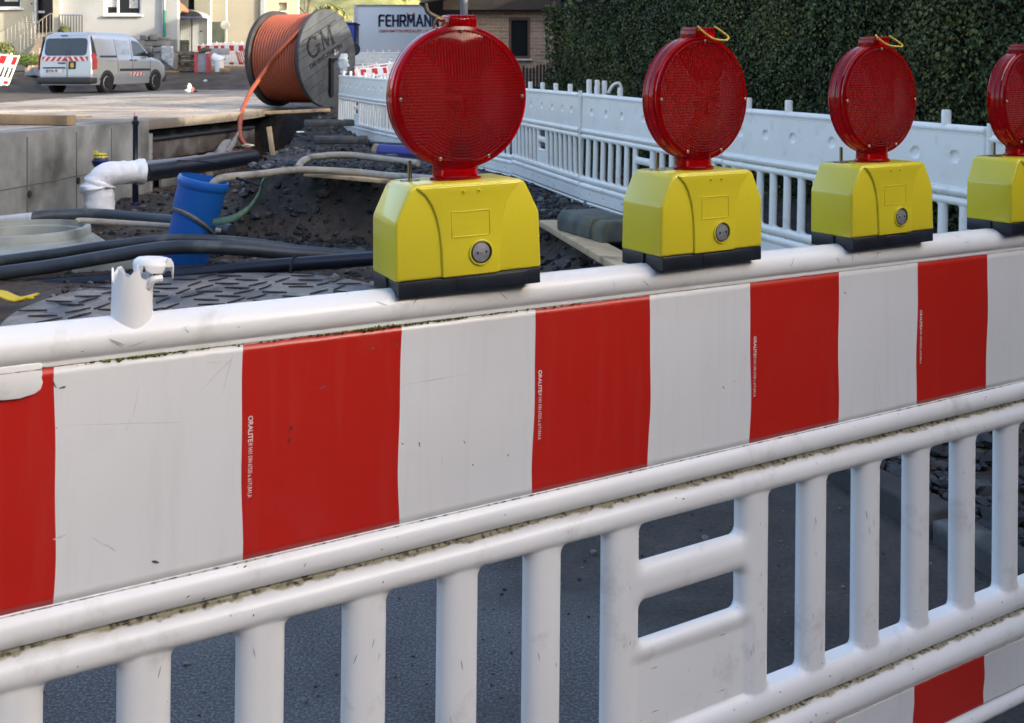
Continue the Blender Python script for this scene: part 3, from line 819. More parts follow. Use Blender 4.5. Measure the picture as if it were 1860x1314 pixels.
xs = np.unique(np.concatenate([np.linspace(-400, -30, 20), np.linspace(-30, -6, 60), np.arange(-6, 3.6, .035), np.linspace(3.6, 12, 40), np.linspace(12, 400, 24)]))
ys = np.unique(np.concatenate([np.linspace(-300, -6, 14), np.linspace(-6, 1.6, 30), np.arange(1.6, 6.5, .04), np.arange(6.5, 13, .03), np.arange(13, 20, .06), np.linspace(20, 60, 90), np.linspace(60, 420, 60)]))
GX, GY = np.meshgrid(xs, ys, indexing='ij'); GZ = ground_z(GX, GY)
ni, nj = GX.shape; idx = np.arange(ni * nj).reshape(ni, nj)
F = np.stack([idx[:-1, :-1].ravel(), idx[1:, :-1].ravel(), idx[1:, 1:].ravel(), idx[:-1, 1:].ravel()], 1)
def ground_material():
    m = bpy.data.materials.new('ground'); m.use_nodes = True; t = m.node_tree; N = t.nodes; L = t.links; b = N['Principled BSDF']
    tc = N.new('ShaderNodeTexCoord'); sp = N.new('ShaderNodeSeparateXYZ'); L.new(tc.outputs['Object'], sp.inputs[0])
    def noise(s, d=6, r=.55):
        n = N.new('ShaderNodeTexNoise'); n.inputs['Scale'].default_value = s; n.inputs['Detail'].default_value = d; n.inputs['Roughness'].default_value = r
        L.new(tc.outputs['Object'], n.inputs['Vector']); return n.outputs['Fac']
    def ramp(src, pts):
        r = N.new('ShaderNodeValToRGB'); e = r.color_ramp.elements
        e[0].position, e[0].color = pts[0][0], tuple(pts[0][1]) + (1,); e[1].position, e[1].color = pts[-1][0], tuple(pts[-1][1]) + (1,)
        for p, c in pts[1:-1]:
            x = e.new(p); x.color = tuple(c) + (1,)
        L.new(src, r.inputs[0]); return r.outputs[0]
    def mt(op, a, c):
        n = N.new('ShaderNodeMath'); n.operation = op
        for i, x in enumerate((a, c)):
            if isinstance(x, (int, float)): n.inputs[i].default_value = x
            else: L.new(x, n.inputs[i])
        return n.outputs[0]
    def mix(f, a, c):
        x = N.new('ShaderNodeMix'); x.data_type = 'RGBA'; L.new(f, x.inputs[0]); L.new(a, x.inputs[6]); L.new(c, x.inputs[7]); return x.outputs[2]
    g3 = lambda v: (v, v, v)
    asph = ramp(noise(150, 3, .75), [(.35, (.040, .042, .045)), (.52, (.088, .092, .098)), (.64, (.19, .195, .20))])
    dirty = mix(ramp(noise(7, 9, .75), [(.42, g3(0)), (.66, g3(1))]), ramp(noise(90, 5, .7), [(.35, (.014, .014, .014)), (.6, (.040, .040, .039)), (.72, (.10, .10, .095))]), ramp(noise(60, 6, .7), [(.35, (.035, .031, .026)), (.68, (.085, .078, .068))]))
    asph = mix(ramp(noise(2.2, 5), [(.50, g3(0)), (.66, g3(.6))]), asph, dirty)
    far_ = mt('ADD', mt('ADD', sp.outputs['X'], mt('MULTIPLY', mt('SUBTRACT', sp.outputs['Y'], 2.5), 1.2)), mt('MULTIPLY', mt('SUBTRACT', noise(1.8, 7, .65), .5), 2.2))
    asph = mix(ramp(far_, [(.05, g3(0)), (.55, g3(1))]), asph, dirty)
    soil = ramp(noise(9, 9, .68), [(.32, (.009, .009, .009)), (.48, (.022, .021, .020)), (.6, (.048, .042, .035)), (.75, (.085, .078, .068))])
    soil = mix(ramp(noise(1.1, 4), [(.5, g3(0)), (.62, g3(1))]), soil, ramp(noise(14, 8, .7), [(.35, (.022, .015, .010)), (.65, (.065, .042, .027))]))
    soil = mix(ramp(noise(45, 6, .7), [(.6, g3(0)), (.68, g3(1))]), soil, ramp(noise(70, 3), [(.3, (.05, .05, .05)), (.7, (.12, .12, .12))]))
    layer = mt('MULTIPLY', ramp(mt('ADD', sp.outputs['Z'], mt('MULTIPLY', mt('SUBTRACT', noise(4, 6), .5), .35)), [(.10, g3(1)), (.26, g3(0))]), ramp(sp.outputs['Y'], [(0, g3(0)), (1, g3(1))]))
    soil = mix(layer, soil, ramp(noise(12, 8, .7), [(.35, (.028, .019, .013)), (.65, (.085, .058, .038))]))
    dirt = ramp(noise(2.4, 8, .65), [(.35, (.040, .031, .023)), (.6, (.080, .062, .046)), (.75, (.13, .105, .08))])
    grass = ramp(noise(.35, 8, .7), [(.35, (.06, .09, .02)), (.5, (.16, .17, .05)), (.62, (.26, .24, .10)), (.75, (.09, .11, .035))])
    wob = mt('MULTIPLY', mt('SUBTRACT', noise(1.6, 5), .5), 1.6)
    y1 = mt('ADD', sp.outputs['Y'], wob)
    col = mix(ramp(mt('MULTIPLY', mt('SUBTRACT', y1, 4.2), .9), [(0, g3(0)), (.5, g3(1))]), asph, soil)
    # the gravel bank on the right is soil coloured from close by
    side = mt('SUBTRACT', mt('ADD', mt('ADD', sp.outputs['X'], mt('MULTIPLY', sp.outputs['Y'], .31)), mt('MULTIPLY', wob, .10)), 2.08)
    col = mix(ramp(mt('MULTIPLY', side, 8.0), [(0, g3(0)), (.6, g3(1))]), col, soil)
    col = mix(ramp(mt('MULTIPLY', mt('SUBTRACT', y1, 17.0), .5), [(0, g3(0)), (1, g3(1))]), col, dirt)
    col = mix(ramp(mt('MULTIPLY', mt('SUBTRACT', y1, 60.0), .2), [(0, g3(0)), (1, g3(1))]), col, grass)
    L.new(col, b.inputs['Base Color'])
    L.new(ramp(noise(1.7, 6), [(.35, g3(.55)), (.65, g3(.92))]), b.inputs['Roughness'])
    bp = N.new('ShaderNodeBump'); bp.inputs['Strength'].default_value = .7; bp.inputs['Distance'].default_value = .012
    L.new(noise(70, 7, .65), bp.inputs['Height']); L.new(bp.outputs[0], b.inputs['Normal'])
    return m
g = np_mesh('ground', np.stack([GX.ravel(), GY.ravel(), GZ.ravel()], 1), F, ground_material(), smooth=True); g['kind'] = 'structure'

# street slab: raised concrete with its edge beam
mb = MB(); ysl = [5.0, 7, 9, 11, 12.2, 12.201, 13.4, 14.6, 15.6, 17.2, 19.8, 25, 30, 35.5]
vs = []; fs = []
for y in ysl:
    z = float(far_z(np.array(y))); xe = float(wall_x(y)) if y <= 15.6 else -3.9 + (y - 15.6) * .0
    # far edge of the slab runs away to the right
    xl = float(np.interp(y, [19.8, 25, 30, 36, 44, 50], [-9.8, -10.5, -11.08, -11.86, -12.9, -13.6]))
    if y < 19.8: xl = -9.8 - (19.8 - y) * 1.9
    th = .12
    if y < 12.2005: xe -= .3
    if y > 17.2: xe = float(np.interp(y, [17.2, 20, 44], [-3.9, -4.4, -4.4]))
    vs += [(xl, y, z), (xe, y, z), (xe, y, z - th), (xl, y, z - th)]
for i in range(len(ysl) - 1):
    for j in range(4):
        a = i * 4 + j; b_ = i * 4 + (j + 1) % 4; fs.append((a, b_, b_ + 4, a + 4))
fs.append((0, 1, 2, 3)); n = len(ysl) - 1; fs.append((n * 4 + 3, n * 4 + 2, n * 4 + 1, n * 4))
mb.add(vs, fs); o = mb.build('road_slab', m_slab, bevel=.006, angle=50); o['kind'] = 'structure'

# retaining wall
wall = empty('concrete_retaining_wall', (wall_x(9), 9, 0)); tag(wall, 'bare grey concrete retaining wall with formwork joints and dark anchor holes, left of the pit', 'wall')
def wpt(y, off=0.0, z=0.0): return Vector((float(wall_x(y)) + off, y, z)) - Vector(wall.location)
mb = MB(); yy = [5.0, 7, 9, 10.5, 12.2]
for a, b_ in zip(yy[:-1], yy[1:]):
    pa, pb = wpt(a, .004), wpt(b_, .004); qa, qb = wpt(a, -.3), wpt(b_, -.3)
    z0, z1 = -.4, .856
    mb.add([(p.x, p.y, z) for z in (z0, z1) for p in (pa, pb, qb, qa)], [(0, 1, 2, 3), (7, 6, 5, 4), (0, 4, 5, 1), (2, 6, 7, 3)] + ([(3, 7, 4, 0)] if a == 5.0 else []) + ([(1, 5, 6, 2)] if b_ == 12.2 else []))
mb.build('wall_face', m_conc, wall, weld=True)
dirn = (wpt(12.2) - wpt(9)).normalized()
m_hole = M('anchor_hole', (.02, .02, .02), .9); m_joint = M('joint', (.10, .105, .10), .9, var=.3)
for y in (7.4, 8.5, 9.45, 10.4, 11.2):
    mb = MB(); p = wpt(y, .0055); mb.box((p.x, p.y, .15), (.004, .018, 1.30), rz=0); mb.box((p.x, p.y + .16, .15), (.003, .008, 1.30)); mb.build('formwork_joint', m_joint, wall)
    for z in ((.28 + .03 * math.sin(y * 5)),):
        mb = MB(); mb.lathe([(.036, -.01), (.034, .012), (.001, .012)], 12, 'X', (p.x, p.y + .03, z)); mb.build('anchor_hole', m_hole, wall)
mb = MB()
for a, b_ in ((6.0, 9.0), (9.0, 12.2)):
    pa, pb = wpt(a, .006, .36), wpt(b_, .006, .36); mb.tube([pa, pb], .004, 6)
mb.build('pour_line', m_joint, wall)
# timber lagging under the slab
lag = empty('timber_lagging', (-4.15, 12.3, 0)); tag(lag, 'dark timber lagging boards under the slab edge with a steel beam frame', 'lagging')
def lp(y, off, z): return Vector((float(wall_x(y)) + off, y, z)) - Vector(lag.location)
m_lag = M('wet_board', (.050, .042, .038), .75, var=.35, vs=5, bump=.4, bs=30, col2=(.10, .10, .10), c2s=3)
m_lag2 = M('grey_board', (.17, .18, .17), .8, var=.3, vs=5, bump=.4, bs=30)
def lag_board(y0, y1, z0, z1, off, mat, name):
    mb = MB(); a, b_ = lp(y0, off, 0), lp(y1, off, 0); t = Vector((-.04, 0, 0))
    mb.add([(p.x, p.y, z) for z in (z0, z1) for p in (a, b_, b_ + t, a + t)], [(0, 1, 2, 3), (7, 6, 5, 4), (0, 4, 5, 1), (1, 5, 6, 2), (2, 6, 7, 3), (3, 7, 4, 0)])
    return mb.build(name, mat, lag, bevel=.004)
lag_board(12.3, 15.8, .36, .60, -.05, m_lag, 'waling_board')
lag_board(12.22, 15.8, -.2, .70, -.24, m_lag, 'back_board')
for i in range(11):
    y = 12.75 + i * .27; lag_board(y, y + .255, -.1, .36 - .01 * (i % 3), -.09 - .008 * (i % 2), m_lag2 if i in (0, 1, 2, 3, 5) else m_lag, 'plank')
mb = MB(); a = lp(12.33, -.03, .62); b_ = lp(15.7, -.03, .62); mb.tube([lp(12.33, -.03, .3), a, b_], .025, 8); mb.build('steel_frame', m_black, lag)
lag_board(12.22, 12.31, -.2, .695, .0, m_conc, 'end_post')

# ------------------------------------------------------------------ things in the pit
m_blue = M('blue_pipe', (.010, .105, .42), .35, var=.08, vs=3, bump=.05, bs=60, col2=(.05, .12, .28), c2s=5, c2lo=.62, c2hi=.8)
m_navy = M('navy_enamel', (.012, .018, .09), .35, var=.2)
m_dkpipe = M('dark_pipe', (.035, .045, .058), .42, var=.25, vs=7, bump=.1, bs=60, col2=(.10, .105, .105), c2s=6, c2lo=.58, c2hi=.75)
m_bkpipe = M('black_pipe', (.010, .013, .025), .3, var=.3, vs=10, bump=.1, bs=60)
m_beige = M('beige_hose', (.36, .33, .27), .55, var=.18, vs=9, bump=.15, bs=60, col2=(.17, .15, .12), c2s=7, c2lo=.55, c2hi=.72)
m_wrap = M('white_wrap', (.72, .75, .80), .5, var=.06, vs=8, bump=.5, bs=14, bd=.02)
# blue pipe, leaning
bp = empty('blue_pipe', W(330, 500, 7.5)); tag(bp, 'bright blue plastic sewer pipe standing tilted in the pit with a strap round it', 'pipe')
top = W(371, 324, 7.5) - W(330, 500, 7.5); L_ = top.length; ax = top.normalized()
rotm = ax.to_track_quat('Z', 'Y').to_matrix()
mb = MB(); mb.lathe([(.160, -.3), (.160, L_ - .30), (.162, L_ - .27), (.171, L_ - .21), (.172, L_ - .08), (.174, L_ - .07), (.182, L_ - .06), (.183, L_ - .02), (.178, L_ - .004), (.166, L_), (.163, L_ - .05), (.160, L_ - .2), (.150, L_ - .27), (.150, -.3)], 40, close=True, mat=rotm)
mb.build('pipe_wall', m_blue, bp, smooth=True)
m_strap = M('strap', (.13, .13, .11), .8, var=.3, vs=20, bump=.3)
mb = MB(); pts = []
for j in range(25):
    a = 2 * math.pi * j / 24; h = L_ - .34 - .10 * math.cos(a + .5) * 1.0
    pts.append(rotm @ Vector((.163 * math.cos(a), .163 * math.sin(a), h)))
mb.tube(pts, .017, 6); mb.build('strap', m_strap, bp, smooth=True)
mb = MB(); p = rotm @ Vector((.10, -.145, L_ - .45)); mb.tube([p, p + Vector((.09, -.03, -.03)), p + Vector((.12, -.04, -.01))], [.035, .03, .04], 10); mb.build('ratchet', m_darkplastic, bp, smooth=True)
# green strap to the right
m_green = M('green_strap', (.07, .14, .10), .7, var=.3, vs=20)
mb = MB()
pts = spline([W(385, 405, 7.35), W(420, 398, 7.3), W(450, 380, 7.4), W(468, 355, 7.7), W(480, 325, 8.2), W(510, 312, 8.55), W(545, 312, 8.7)], 8)
vs = []; fs = []
for i, p in enumerate(pts):
    w = Vector((0, .012, .024)); vs += [p - w, p + w]
    if i: fs.append((2 * i - 2, 2 * i - 1, 2 * i + 1, 2 * i))
mb.add(vs, fs); o = mb.build('green_strap', m_green, smooth=True); sd = o.modifiers.new('thick', 'SOLIDIFY'); sd.thickness = .004; tag(o, 'faded green lashing strap running from the blue pipe up onto the black mound', 'strap')

# white wrapped elbow with the black pipe behind it
el = empty('wrapped_pipe_elbow', W(182, 392, 9.3)); E0 = Vector(el.location)
tag(el, 'black pipe whose bend is wrapped in white plastic sheet, in front of the concrete wall', 'pipe')
path = spline([W(182, 392, 9.3), W(180, 355, 9.3), W(178, 337, 9.3), W(190, 318, 9.32), W(225, 314, 9.4), W(262, 312, 9.5)], 7)
mb = MB(); rs = []
for i, p in enumerate(path):
    t = i / (len(path) - 1); r = .128 if t < .4 else .105
    rs.append(r + .003 * math.sin(i * 2.1) + (.02 if .3 < t < .5 else 0) + (.012 if t > .93 else 0))
mb.tube([p - E0 for p in path], rs, 22)
rr = random.Random(3); mb.v = [(x + rr.uniform(-.006, .006), y + rr.uniform(-.006, .006), z + rr.uniform(-.006, .006)) for x, y, z in mb.v]
o = mb.build('plastic_wrap', m_wrap, el, smooth=True)
mb = MB(); mb.tube([p - E0 for p in (W(255, 313, 9.48), W(360, 299, 11.2), W(458, 285, 13.2))], [.098, .098, .098], 20); mb.build('black_pipe', m_bkpipe, el, smooth=True)
mb = MB(); d = (W(458, 285, 13.2) - W(255, 313, 9.48)).normalized(); p = W(353, 300, 11.1) - E0; mb.tube([p, p + d * .05], .1005, 20); mb.build('white_mark', m_white, el, smooth=True)
# valve top, navy with yellow band
vp = W(183, 300, 10.2); mb = MB(); mb.lathe([(.03, -.5), (.03, -.05), (.075, 0), (.085, .04), (.065, .06), (.06, .1), (.04, .11)], 16, c=vp); vv = mb.build('valve', m_navy, smooth=True); tag(vv, 'navy valve head with a yellow cap behind the white wrapped elbow', 'valve')
mb = MB(); mb.lathe([(.062, .065), (.066, .08), (.05, .118), (.045, .085)], 14, c=vp); mb.box(vp + Vector((-.05, 0, .11)), (.03, .03, .06)); mb.build('yellow_cap', M('yellow_cap', (.55, .48, .04), .5), vv)
# standpipe
sp0 = W(246, 384, 10.9); mb = MB(); H = 1.0
mb.lathe([(.032, 0), (.032, .40), (.036, .41), (.036, .44), (.027, .45), (.027, .90), (.036, .92), (.036, .95), (.022, .96), (.02, 1.0)], 14, c=sp0)
st = mb.build('valve_spindle', m_bkpipe, smooth=True); tag(st, 'thin black upright valve spindle on a navy foot beside the concrete wall', 'spindle')
mb = MB(); mb.lathe([(.10, 0), (.10, .03), (.05, .05), (.045, .12), (.03, .13)], 16, c=sp0 + Vector((0, 0, -.03))); mb.box(sp0 + Vector((0, 0, -.1)), (.2, .14, .2)); mb.build('foot_flange', m_navy, st, bevel=.004)
mb = MB(); mb.lathe([(.012, .995), (.018, 1.0), (.016, 1.04), (.006, 1.05)], 10, c=sp0); mb.build('tip', M('pink_tip', (.5, .35, .36), .5), st, smooth=True)

# shaft ring
c0 = W(38, 408, 8.0); c0.z = .18
sr = empty('shaft_ring', c0); tag(sr, 'round concrete manhole shaft, open and hollow, at the left edge of the pit', 'manhole shaft')
m_ring = M('shaft_concrete', (.30, .33, .31), .75, var=.2, vs=3, bump=.25, bs=30, col2=(.16, .17, .155), c2s=2.5)
mb = MB(); mb.lathe([(.462, 0), (.495, -.002), (.502, -.012), (.505, -.07), (.53, -.085), (.64, -.17), (.66, -.19), (.66, -.5), (.42, -.5), (.425, -.06), (.43, -.045), (.455, -.04)], 64, close=True); mb.build('ring', m_ring, sr, smooth=True)
mb = MB(); mb.lathe([(.0001, -.30), (.43, -.30)], 40); mb.build('inner_floor', M('shaft_shade', (.10, .115, .12), .5, var=.2), sr)  # darker floor colour paints in the shade inside the shaft
mb = MB(); mb.box((.0, -.55, -.25), (2.4, .6, .34)); mb.build('base_block', m_ring, sr, bevel=.02)

# big round cover with cast anchor irons
cc = Vector((-1.66, 5.72, .03)); cv = empty('shaft_cover', cc); tag(cv, 'large round wet concrete shaft cover with short dark grip ribs, just behind the barrier', 'shaft cover')
m_cover = M('cover_concrete', (.22, .185, .15), .42, var=.4, vs=5, bump=.8, bs=18, bd=.014, col2=(.06, .06, .06), c2s=3.0, c2lo=.45, c2hi=.62, rvar=.2)
mb = MB(); mb.lathe([(0.0001, .035), (.3, .035), (.6, .035), (.9, .034), (1.03, .03), (1.05, .015), (1.05, -.2)], 96, c=(0, 0, 0)); mb.build('plate', m_cover, cv, smooth=True)
m_iron = M('grip_iron', (.030, .030, .034), .55, var=.4, vs=30)
k = 0
for i in range(-12, 13):
    for j in range(-12, 13):
        x = i * .20 + (j % 2) * .10 + rng.uniform(-.03, .03); y = j * .125 + rng.uniform(-.025, .025)
        if math.hypot(x, y) > .94: continue
        if y > 1.1: continue
        k += 1
        if k > 210: continue
        horiz = (i + j) % 2 == 0
        l = .15 if horiz else .15; a = R(-4 + rng.uniform(-12, 12)) if horiz else R(58 + rng.uniform(-22, 22))
        d = Vector((math.cos(a), math.sin(a), 0)) * l / 2; c = Vector((x + rng.uniform(-.01, .01), y, .041)); b2 = Vector((-d.y, d.x, 0)).normalized() * rng.uniform(-.008, .008)
        mb = MB(); mb.tube([c - d, c + b2 - Vector((0, 0, .001)), c + d], [.0042, .0058, .004], 6)
        if k <= 100: mb.build('grip_rib', m_iron, cv, smooth=True)
        else:
            if k == 101: rest = MB()
            o0 = len(rest.v); rest.v += mb.v; rest.f += [tuple(q + o0 for q in f) for f in mb.f]; rest.mi += mb.mi
if k > 100: o = rest.build('grip_rib', m_iron, cv, smooth=True); o['kind'] = 'stuff'

def hose(name, pts, r, mat, label, cat, n=12, group=None, res=8):
    mb = MB(); mb.tube(spline(pts, res), r, n); o = mb.build(name, mat, smooth=True); tag(o, label, cat, group); return o
G = 'dark cable conduits across the pit'
hose('conduit', [W(-150, 496, 7.0), W(0, 474, 7.05), W(100, 461, 7.1), W(200, 446, 7.15), W(330, 434.5, 7.2), W(450, 441, 7.3), W(560, 456, 7.5), W(700, 466, 7.8)], .036, m_dkpipe, 'grey conduit arching highest across the front of the blue pipe', 'conduit', 16, G)
hose('conduit', [W(-150, 522, 6.8), W(0, 497, 6.85), W(100, 483, 6.9), W(200, 466, 6.92), W(300, 451, 6.95), W(400, 450, 7.0), W(520, 460, 7.2), W(620, 467, 7.4), W(720, 474, 7.6)], .047, m_dkpipe, 'thick grey conduit just below and in front of the highest one', 'conduit', 16, G)
hose('conduit', [W(-60, 546, 6.75), W(40, 524, 6.8), W(200, 511, 6.82), W(330, 500, 6.85), W(480, 485, 6.9), W(600, 476, 6.95), W(740, 466, 7.0)], .048, m_bkpipe, 'straight glossy near-black conduit lying right behind the round cover', 'conduit', 16, G)
hose('conduit', [W(50, 398, 8.7), W(100, 392, 8.8), W(180, 391, 8.9), W(260, 398, 8.7), W(330, 405, 8.5), W(420, 420, 8.3)], .055, m_dkpipe, 'dark conduit running behind the concrete shaft ring towards the blue pipe', 'conduit', 14, G)
hose('conduit', [W(-40, 406, 8.75), W(0, 402, 8.7), W(58, 396, 8.68)], .045, M('pale_pipe', (.5, .54, .6), .5), 'short pale grey pipe end at the left edge beyond the shaft ring', 'conduit', 12)
G2 = 'beige drainage hoses'
hose('hose', [W(138, 404, 7.75), W(150, 401, 7.8), W(220, 405, 7.8), W(320, 412, 7.85), W(400, 420, 8.0)], .022, m_beige, 'beige hose lying between the shaft ring and the blue pipe', 'hose', 10, G2)
hose('hose', [W(380, 345, 7.45), W(392, 330, 7.45), W(410, 323, 7.5), W(470, 317, 7.8), W(545, 309, 8.3), W(640, 313, 8.5), W(700, 319, 8.4), W(790, 326, 8.1), W(860, 335, 7.9)], .030, m_beige, 'long beige hose starting in the mouth of the blue pipe and crossing the mound', 'hose', 10, G2)
hose('hose', [W(540, 306, 8.5), W(552, 292, 8.7), W(575, 285, 8.9), W(630, 282, 9.1), W(700, 290, 9.0), W(760, 297, 8.8)], .030, m_beige, 'beige hose branching off in an arch behind the long one', 'hose', 10, G2)
hose('cable', [W(425, 322, 7.55), W(450, 330, 7.6), W(478, 340, 8.2)], .008, m_black, 'thin black cable hanging off the beige hose beside the blue pipe', 'cable', 6)
hose('cable', [W(395, 296, 10), W(350, 292, 9.9), W(300, 290, 11.0), W(276, 280, 12.0)], .008, m_black, 'thin black wire draped over the black pipe', 'cable', 6)
hose('cable', [W(540, 465, 6.8), W(532, 470, 6.78), W(528, 490, 6.76), W(526, 520, 6.76)], .009, m_black, 'black cable tie looped over the front conduit', 'cable', 6)
hose('reinforcing_bar', [W(0, 214, 11.7), W(80, 218, 11.6), W(190, 226, 12.1), W(215, 228, 11.9)], .009, M('rust', (.09, .06, .045), .8), 'thin rusty bar lying along the slab edge above the wall', 'bar', 6)

def plank(name, a, b_, w, t, mat, label, cat='board', wd=None, parent=None):
    a, b_ = Vector(a), Vector(b_); d = (b_ - a); l = d.length; q = d.to_track_quat('X', 'Z')
    mb = MB(); mb.box((0, 0, 0), (l, w, t)); o = mb.build(name, mat, parent, bevel=.004); o.location = (a + b_) / 2; o.rotation_euler = q.to_euler()
    tag(o, label, cat); return o
plank('timber_beam', W(-120, 214, 11.0), W(130, 219, 10.6), .14, .10, m_timber, 'brown squared timber lying on the slab at the left edge')
plank('timber_strip', W(90, 215, 11.6), W(166, 212, 12.2), .03, .02, m_timber, 'thin brown strip resting behind the squared timber')
plank('wooden_plank', W(560, 316, 8.6), W(720, 330, 8.35), .16, .03, m_board, 'wooden plank lying along the top edge of the black mound')
plank('wooden_plank', W(460, 206, 16.4), W(600, 200, 16.6), .22, .05, m_board, 'pale plank wedged under the cable drum')
plank('wooden_plank', W(1000, 405, 7.9), W(1240, 540, 5.0), .19, .045, m_board, 'pale plank carrying the mossy barrier foot at the edge of the bank')
mb = MB(); a = W(492, 275, 12.2); mb.box(a + Vector((0, 0, .12)), (.055, .03, .34), rot=Euler((0, R(-8), 0))); o = mb.build('wooden_stake', m_board, bevel=.003); tag(o, 'short wooden stake driven into the soil in front of the drum', 'stake')
# yellow scrap
mb = MB(); c = W(18, 537, 5.9); vs = []; n = 9
for i in range(n):
    for j in range(5):
        x = -.14 + .26 * i / 8; y = -.06 + .12 * j / 4; vs.append((c.x + x + (.03 if i == 8 and j % 2 else 0), c.y + y, c.z + .02 * math.sin(i * .8) + .008 * math.cos(j * 2)))
fs = [(i * 5 + j, (i + 1) * 5 + j, (i + 1) * 5 + j + 1, i * 5 + j + 1) for i in range(n - 1) for j in range(4)]
mb.add(vs, fs); o = mb.build('plastic_scrap', M('yellow_plastic', (.62, .47, .02), .4, var=.1, bump=.3), smooth=True); sd = o.modifiers.new('t', 'SOLIDIFY'); sd.thickness = .012; tag(o, 'bright yellow scrap of plastic on the soil beside the round cover', 'scrap')
# grey sheet hanging under the slab edge
mb = MB(); A, B_, C_, D_ = W(362, 292, 12.4), W(436, 238, 14.6), W(424, 272, 13.6), W(395, 287, 12.6)
vs = []; n = 12
for i in range(n + 1):
    for j in range(7):
        s, t = i / n, j / 6; p = (A.lerp(B_, s)).lerp(D_.lerp(C_, s), t); p += Vector((0, .03 * math.sin(s * 9 + t * 4), .03 * math.sin(s * 14 + t * 6))); vs.append(p)
fs = [(i * 7 + j, (i + 1) * 7 + j, (i + 1) * 7 + j + 1, i * 7 + j + 1) for i in range(n) for j in range(6)]
mb.add(vs, fs); o = mb.build('plastic_sheet', M('grey_sheet', (.20, .20, .20), .5, var=.2, bump=.3, bs=20), smooth=True); sd = o.modifiers.new('t', 'SOLIDIFY'); sd.thickness = .006; tag(o, 'crumpled grey plastic sheet hanging below the slab edge', 'sheet')
# violet blue pipe
mb = MB(); a, b_ = W(683, 275, 12.3), W(800, 281, 12.0); d = (b_ - a).normalized(); mb.tube([a, b_], .085, 20); vi = mb.build('purple_pipe', M('violet_pipe', (.05, .06, .28), .4, var=.1), smooth=True); tag(vi, 'violet blue pipe lying in front of the white fence', 'pipe')
mb = MB(); mb.tube([a - d * .015, a + d * .05], .09, 20); mb.build('end_collar', M('brass', (.35, .24, .16), .4, metal=.4), vi, smooth=True)
mb = MB(); mb.tube([W(672, 262, 12.9), W(745, 266, 12.7)], .035, 12); o = mb.build('grey_pipe', m_dkpipe, smooth=True); tag(o, 'thin grey pipe behind the violet blue pipe at the fence base', 'pipe')
# feet
ft = foot(Vector((.60, 7.05, .262)), R(-68), 'mossy grey barrier foot standing on the plank under the fence joint', .9); ft.scale = (.85, .85, 1.25); ft.data = ft.data.copy(); ft.data.materials[0] = M('mossy_plastic', (.10, .11, .10), .85, var=.3, vs=9, bump=.5, bs=40, col2=(.13, .125, .075), c2s=5, c2lo=.5, c2hi=.65)
foot(W(598, 224, 14.5) + Vector((0, 0, -.04)), R(20), 'dark barrier foot nearest the drum, topmost of the three on the bank', .8)
foot(W(620, 250, 12.9) + Vector((0, 0, -.07)), R(8), 'flat dark barrier foot on the gravel bank, middle one of three', .8)
foot(W(668, 281, 11.6) + Vector((0, 0, -.09)), R(12), 'dark barrier foot behind the arched beige hose, lowest of the three', .8)
foot(W(745, 312, 9.6) + Vector((0, 0, -.06)), R(14), 'grey hollow barrier foot beside the first lamp, where the arched hose ends', .72)
foot(W(1215, 478, 5.9) + Vector((.3, 0, -.08)), R(60), 'grey barrier foot partly hidden behind the second lamp', .8)

# kerb stones
def kerb(a, b_, label):
    a, b_ = Vector(a), Vector(b_); d = b_ - a; mb = MB(); mb.box((0, 0, 0), (d.length - .012, .11, .22)); o = mb.build('kerb_stone', M('kerb_concrete', (.045, .045, .044), .8, var=.3, vs=5, bump=.5, bs=25, bd=.008, col2=(.14, .14, .135), c2s=5, c2lo=.58, c2hi=.72), bevel=.012)
    o.location = (a + b_) / 2; o.rotation_euler = (0, R(1.5), math.atan2(d.y, d.x)); tag(o, label, 'kerb', 'kerb stones behind the barrier')
kerb((1.53, 2.05, -.03), (1.235, 2.95, -.035), 'concrete kerb stone nearest the camera, seen between the right hand spars')
kerb((1.235, 2.95, -.035), (.93, 3.85, -.04), 'weathered concrete kerb stone between gravel and asphalt, second from the right')
kerb((.93, 3.85, -.06), (.64, 4.72, -.07), 'farthest kerb stone, half buried by gravel behind the handle openings')
mb = MB(); mb.box((1.55, 2.55, .02), (.5, .34, .045), rz=R(20)); o = mb.build('rubber_slab', m_darkplastic, bevel=.01); tag(o, 'flat dark slab on the gravel behind the right hand spars', 'slab')

# ------------------------------------------------------------------ loose stones
def stones(name, pts, sizes, mats, flat=.7, seed=1):
    r_ = np.random.default_rng(seed)
    bm = bmesh.new(); bmesh.ops.create_icosphere(bm, subdivisions=1, radius=1.0)
    bv = np.array([v.co[:] for v in bm.verts]); bf = np.array([[v.index for v in f.verts] for f in bm.faces]); bm.free()
    n = len(pts); V = np.zeros((n, len(bv), 3))
    for i in range(n):
        j = bv * (1 + r_.uniform(-.28, .28, (len(bv), 1))) * np.array([1, r_.uniform(.55, 1), flat * r_.uniform(.6, 1)])
        a = r_.uniform(0, 6.28); c, s = math.cos(a), math.sin(a); b_ = r_.uniform(-.5, .5); cb, sb = math.cos(b_), math.sin(b_)
        j = j @ np.array([[c, s, 0], [-s, c, 0], [0, 0, 1]]) @ np.array([[1, 0, 0], [0, cb, sb], [0, -sb, cb]])
        V[i] = j * sizes[i] + pts[i]
    F = (bf[None] + (np.arange(n) * len(bv))[:, None, None]).reshape(-1, 3)
    mi = np.repeat(r_.integers(0, len(mats), n), len(bf))
    o = np_mesh(name, V.reshape(-1, 3), F, mats, smooth=False, mi=mi)
    return o
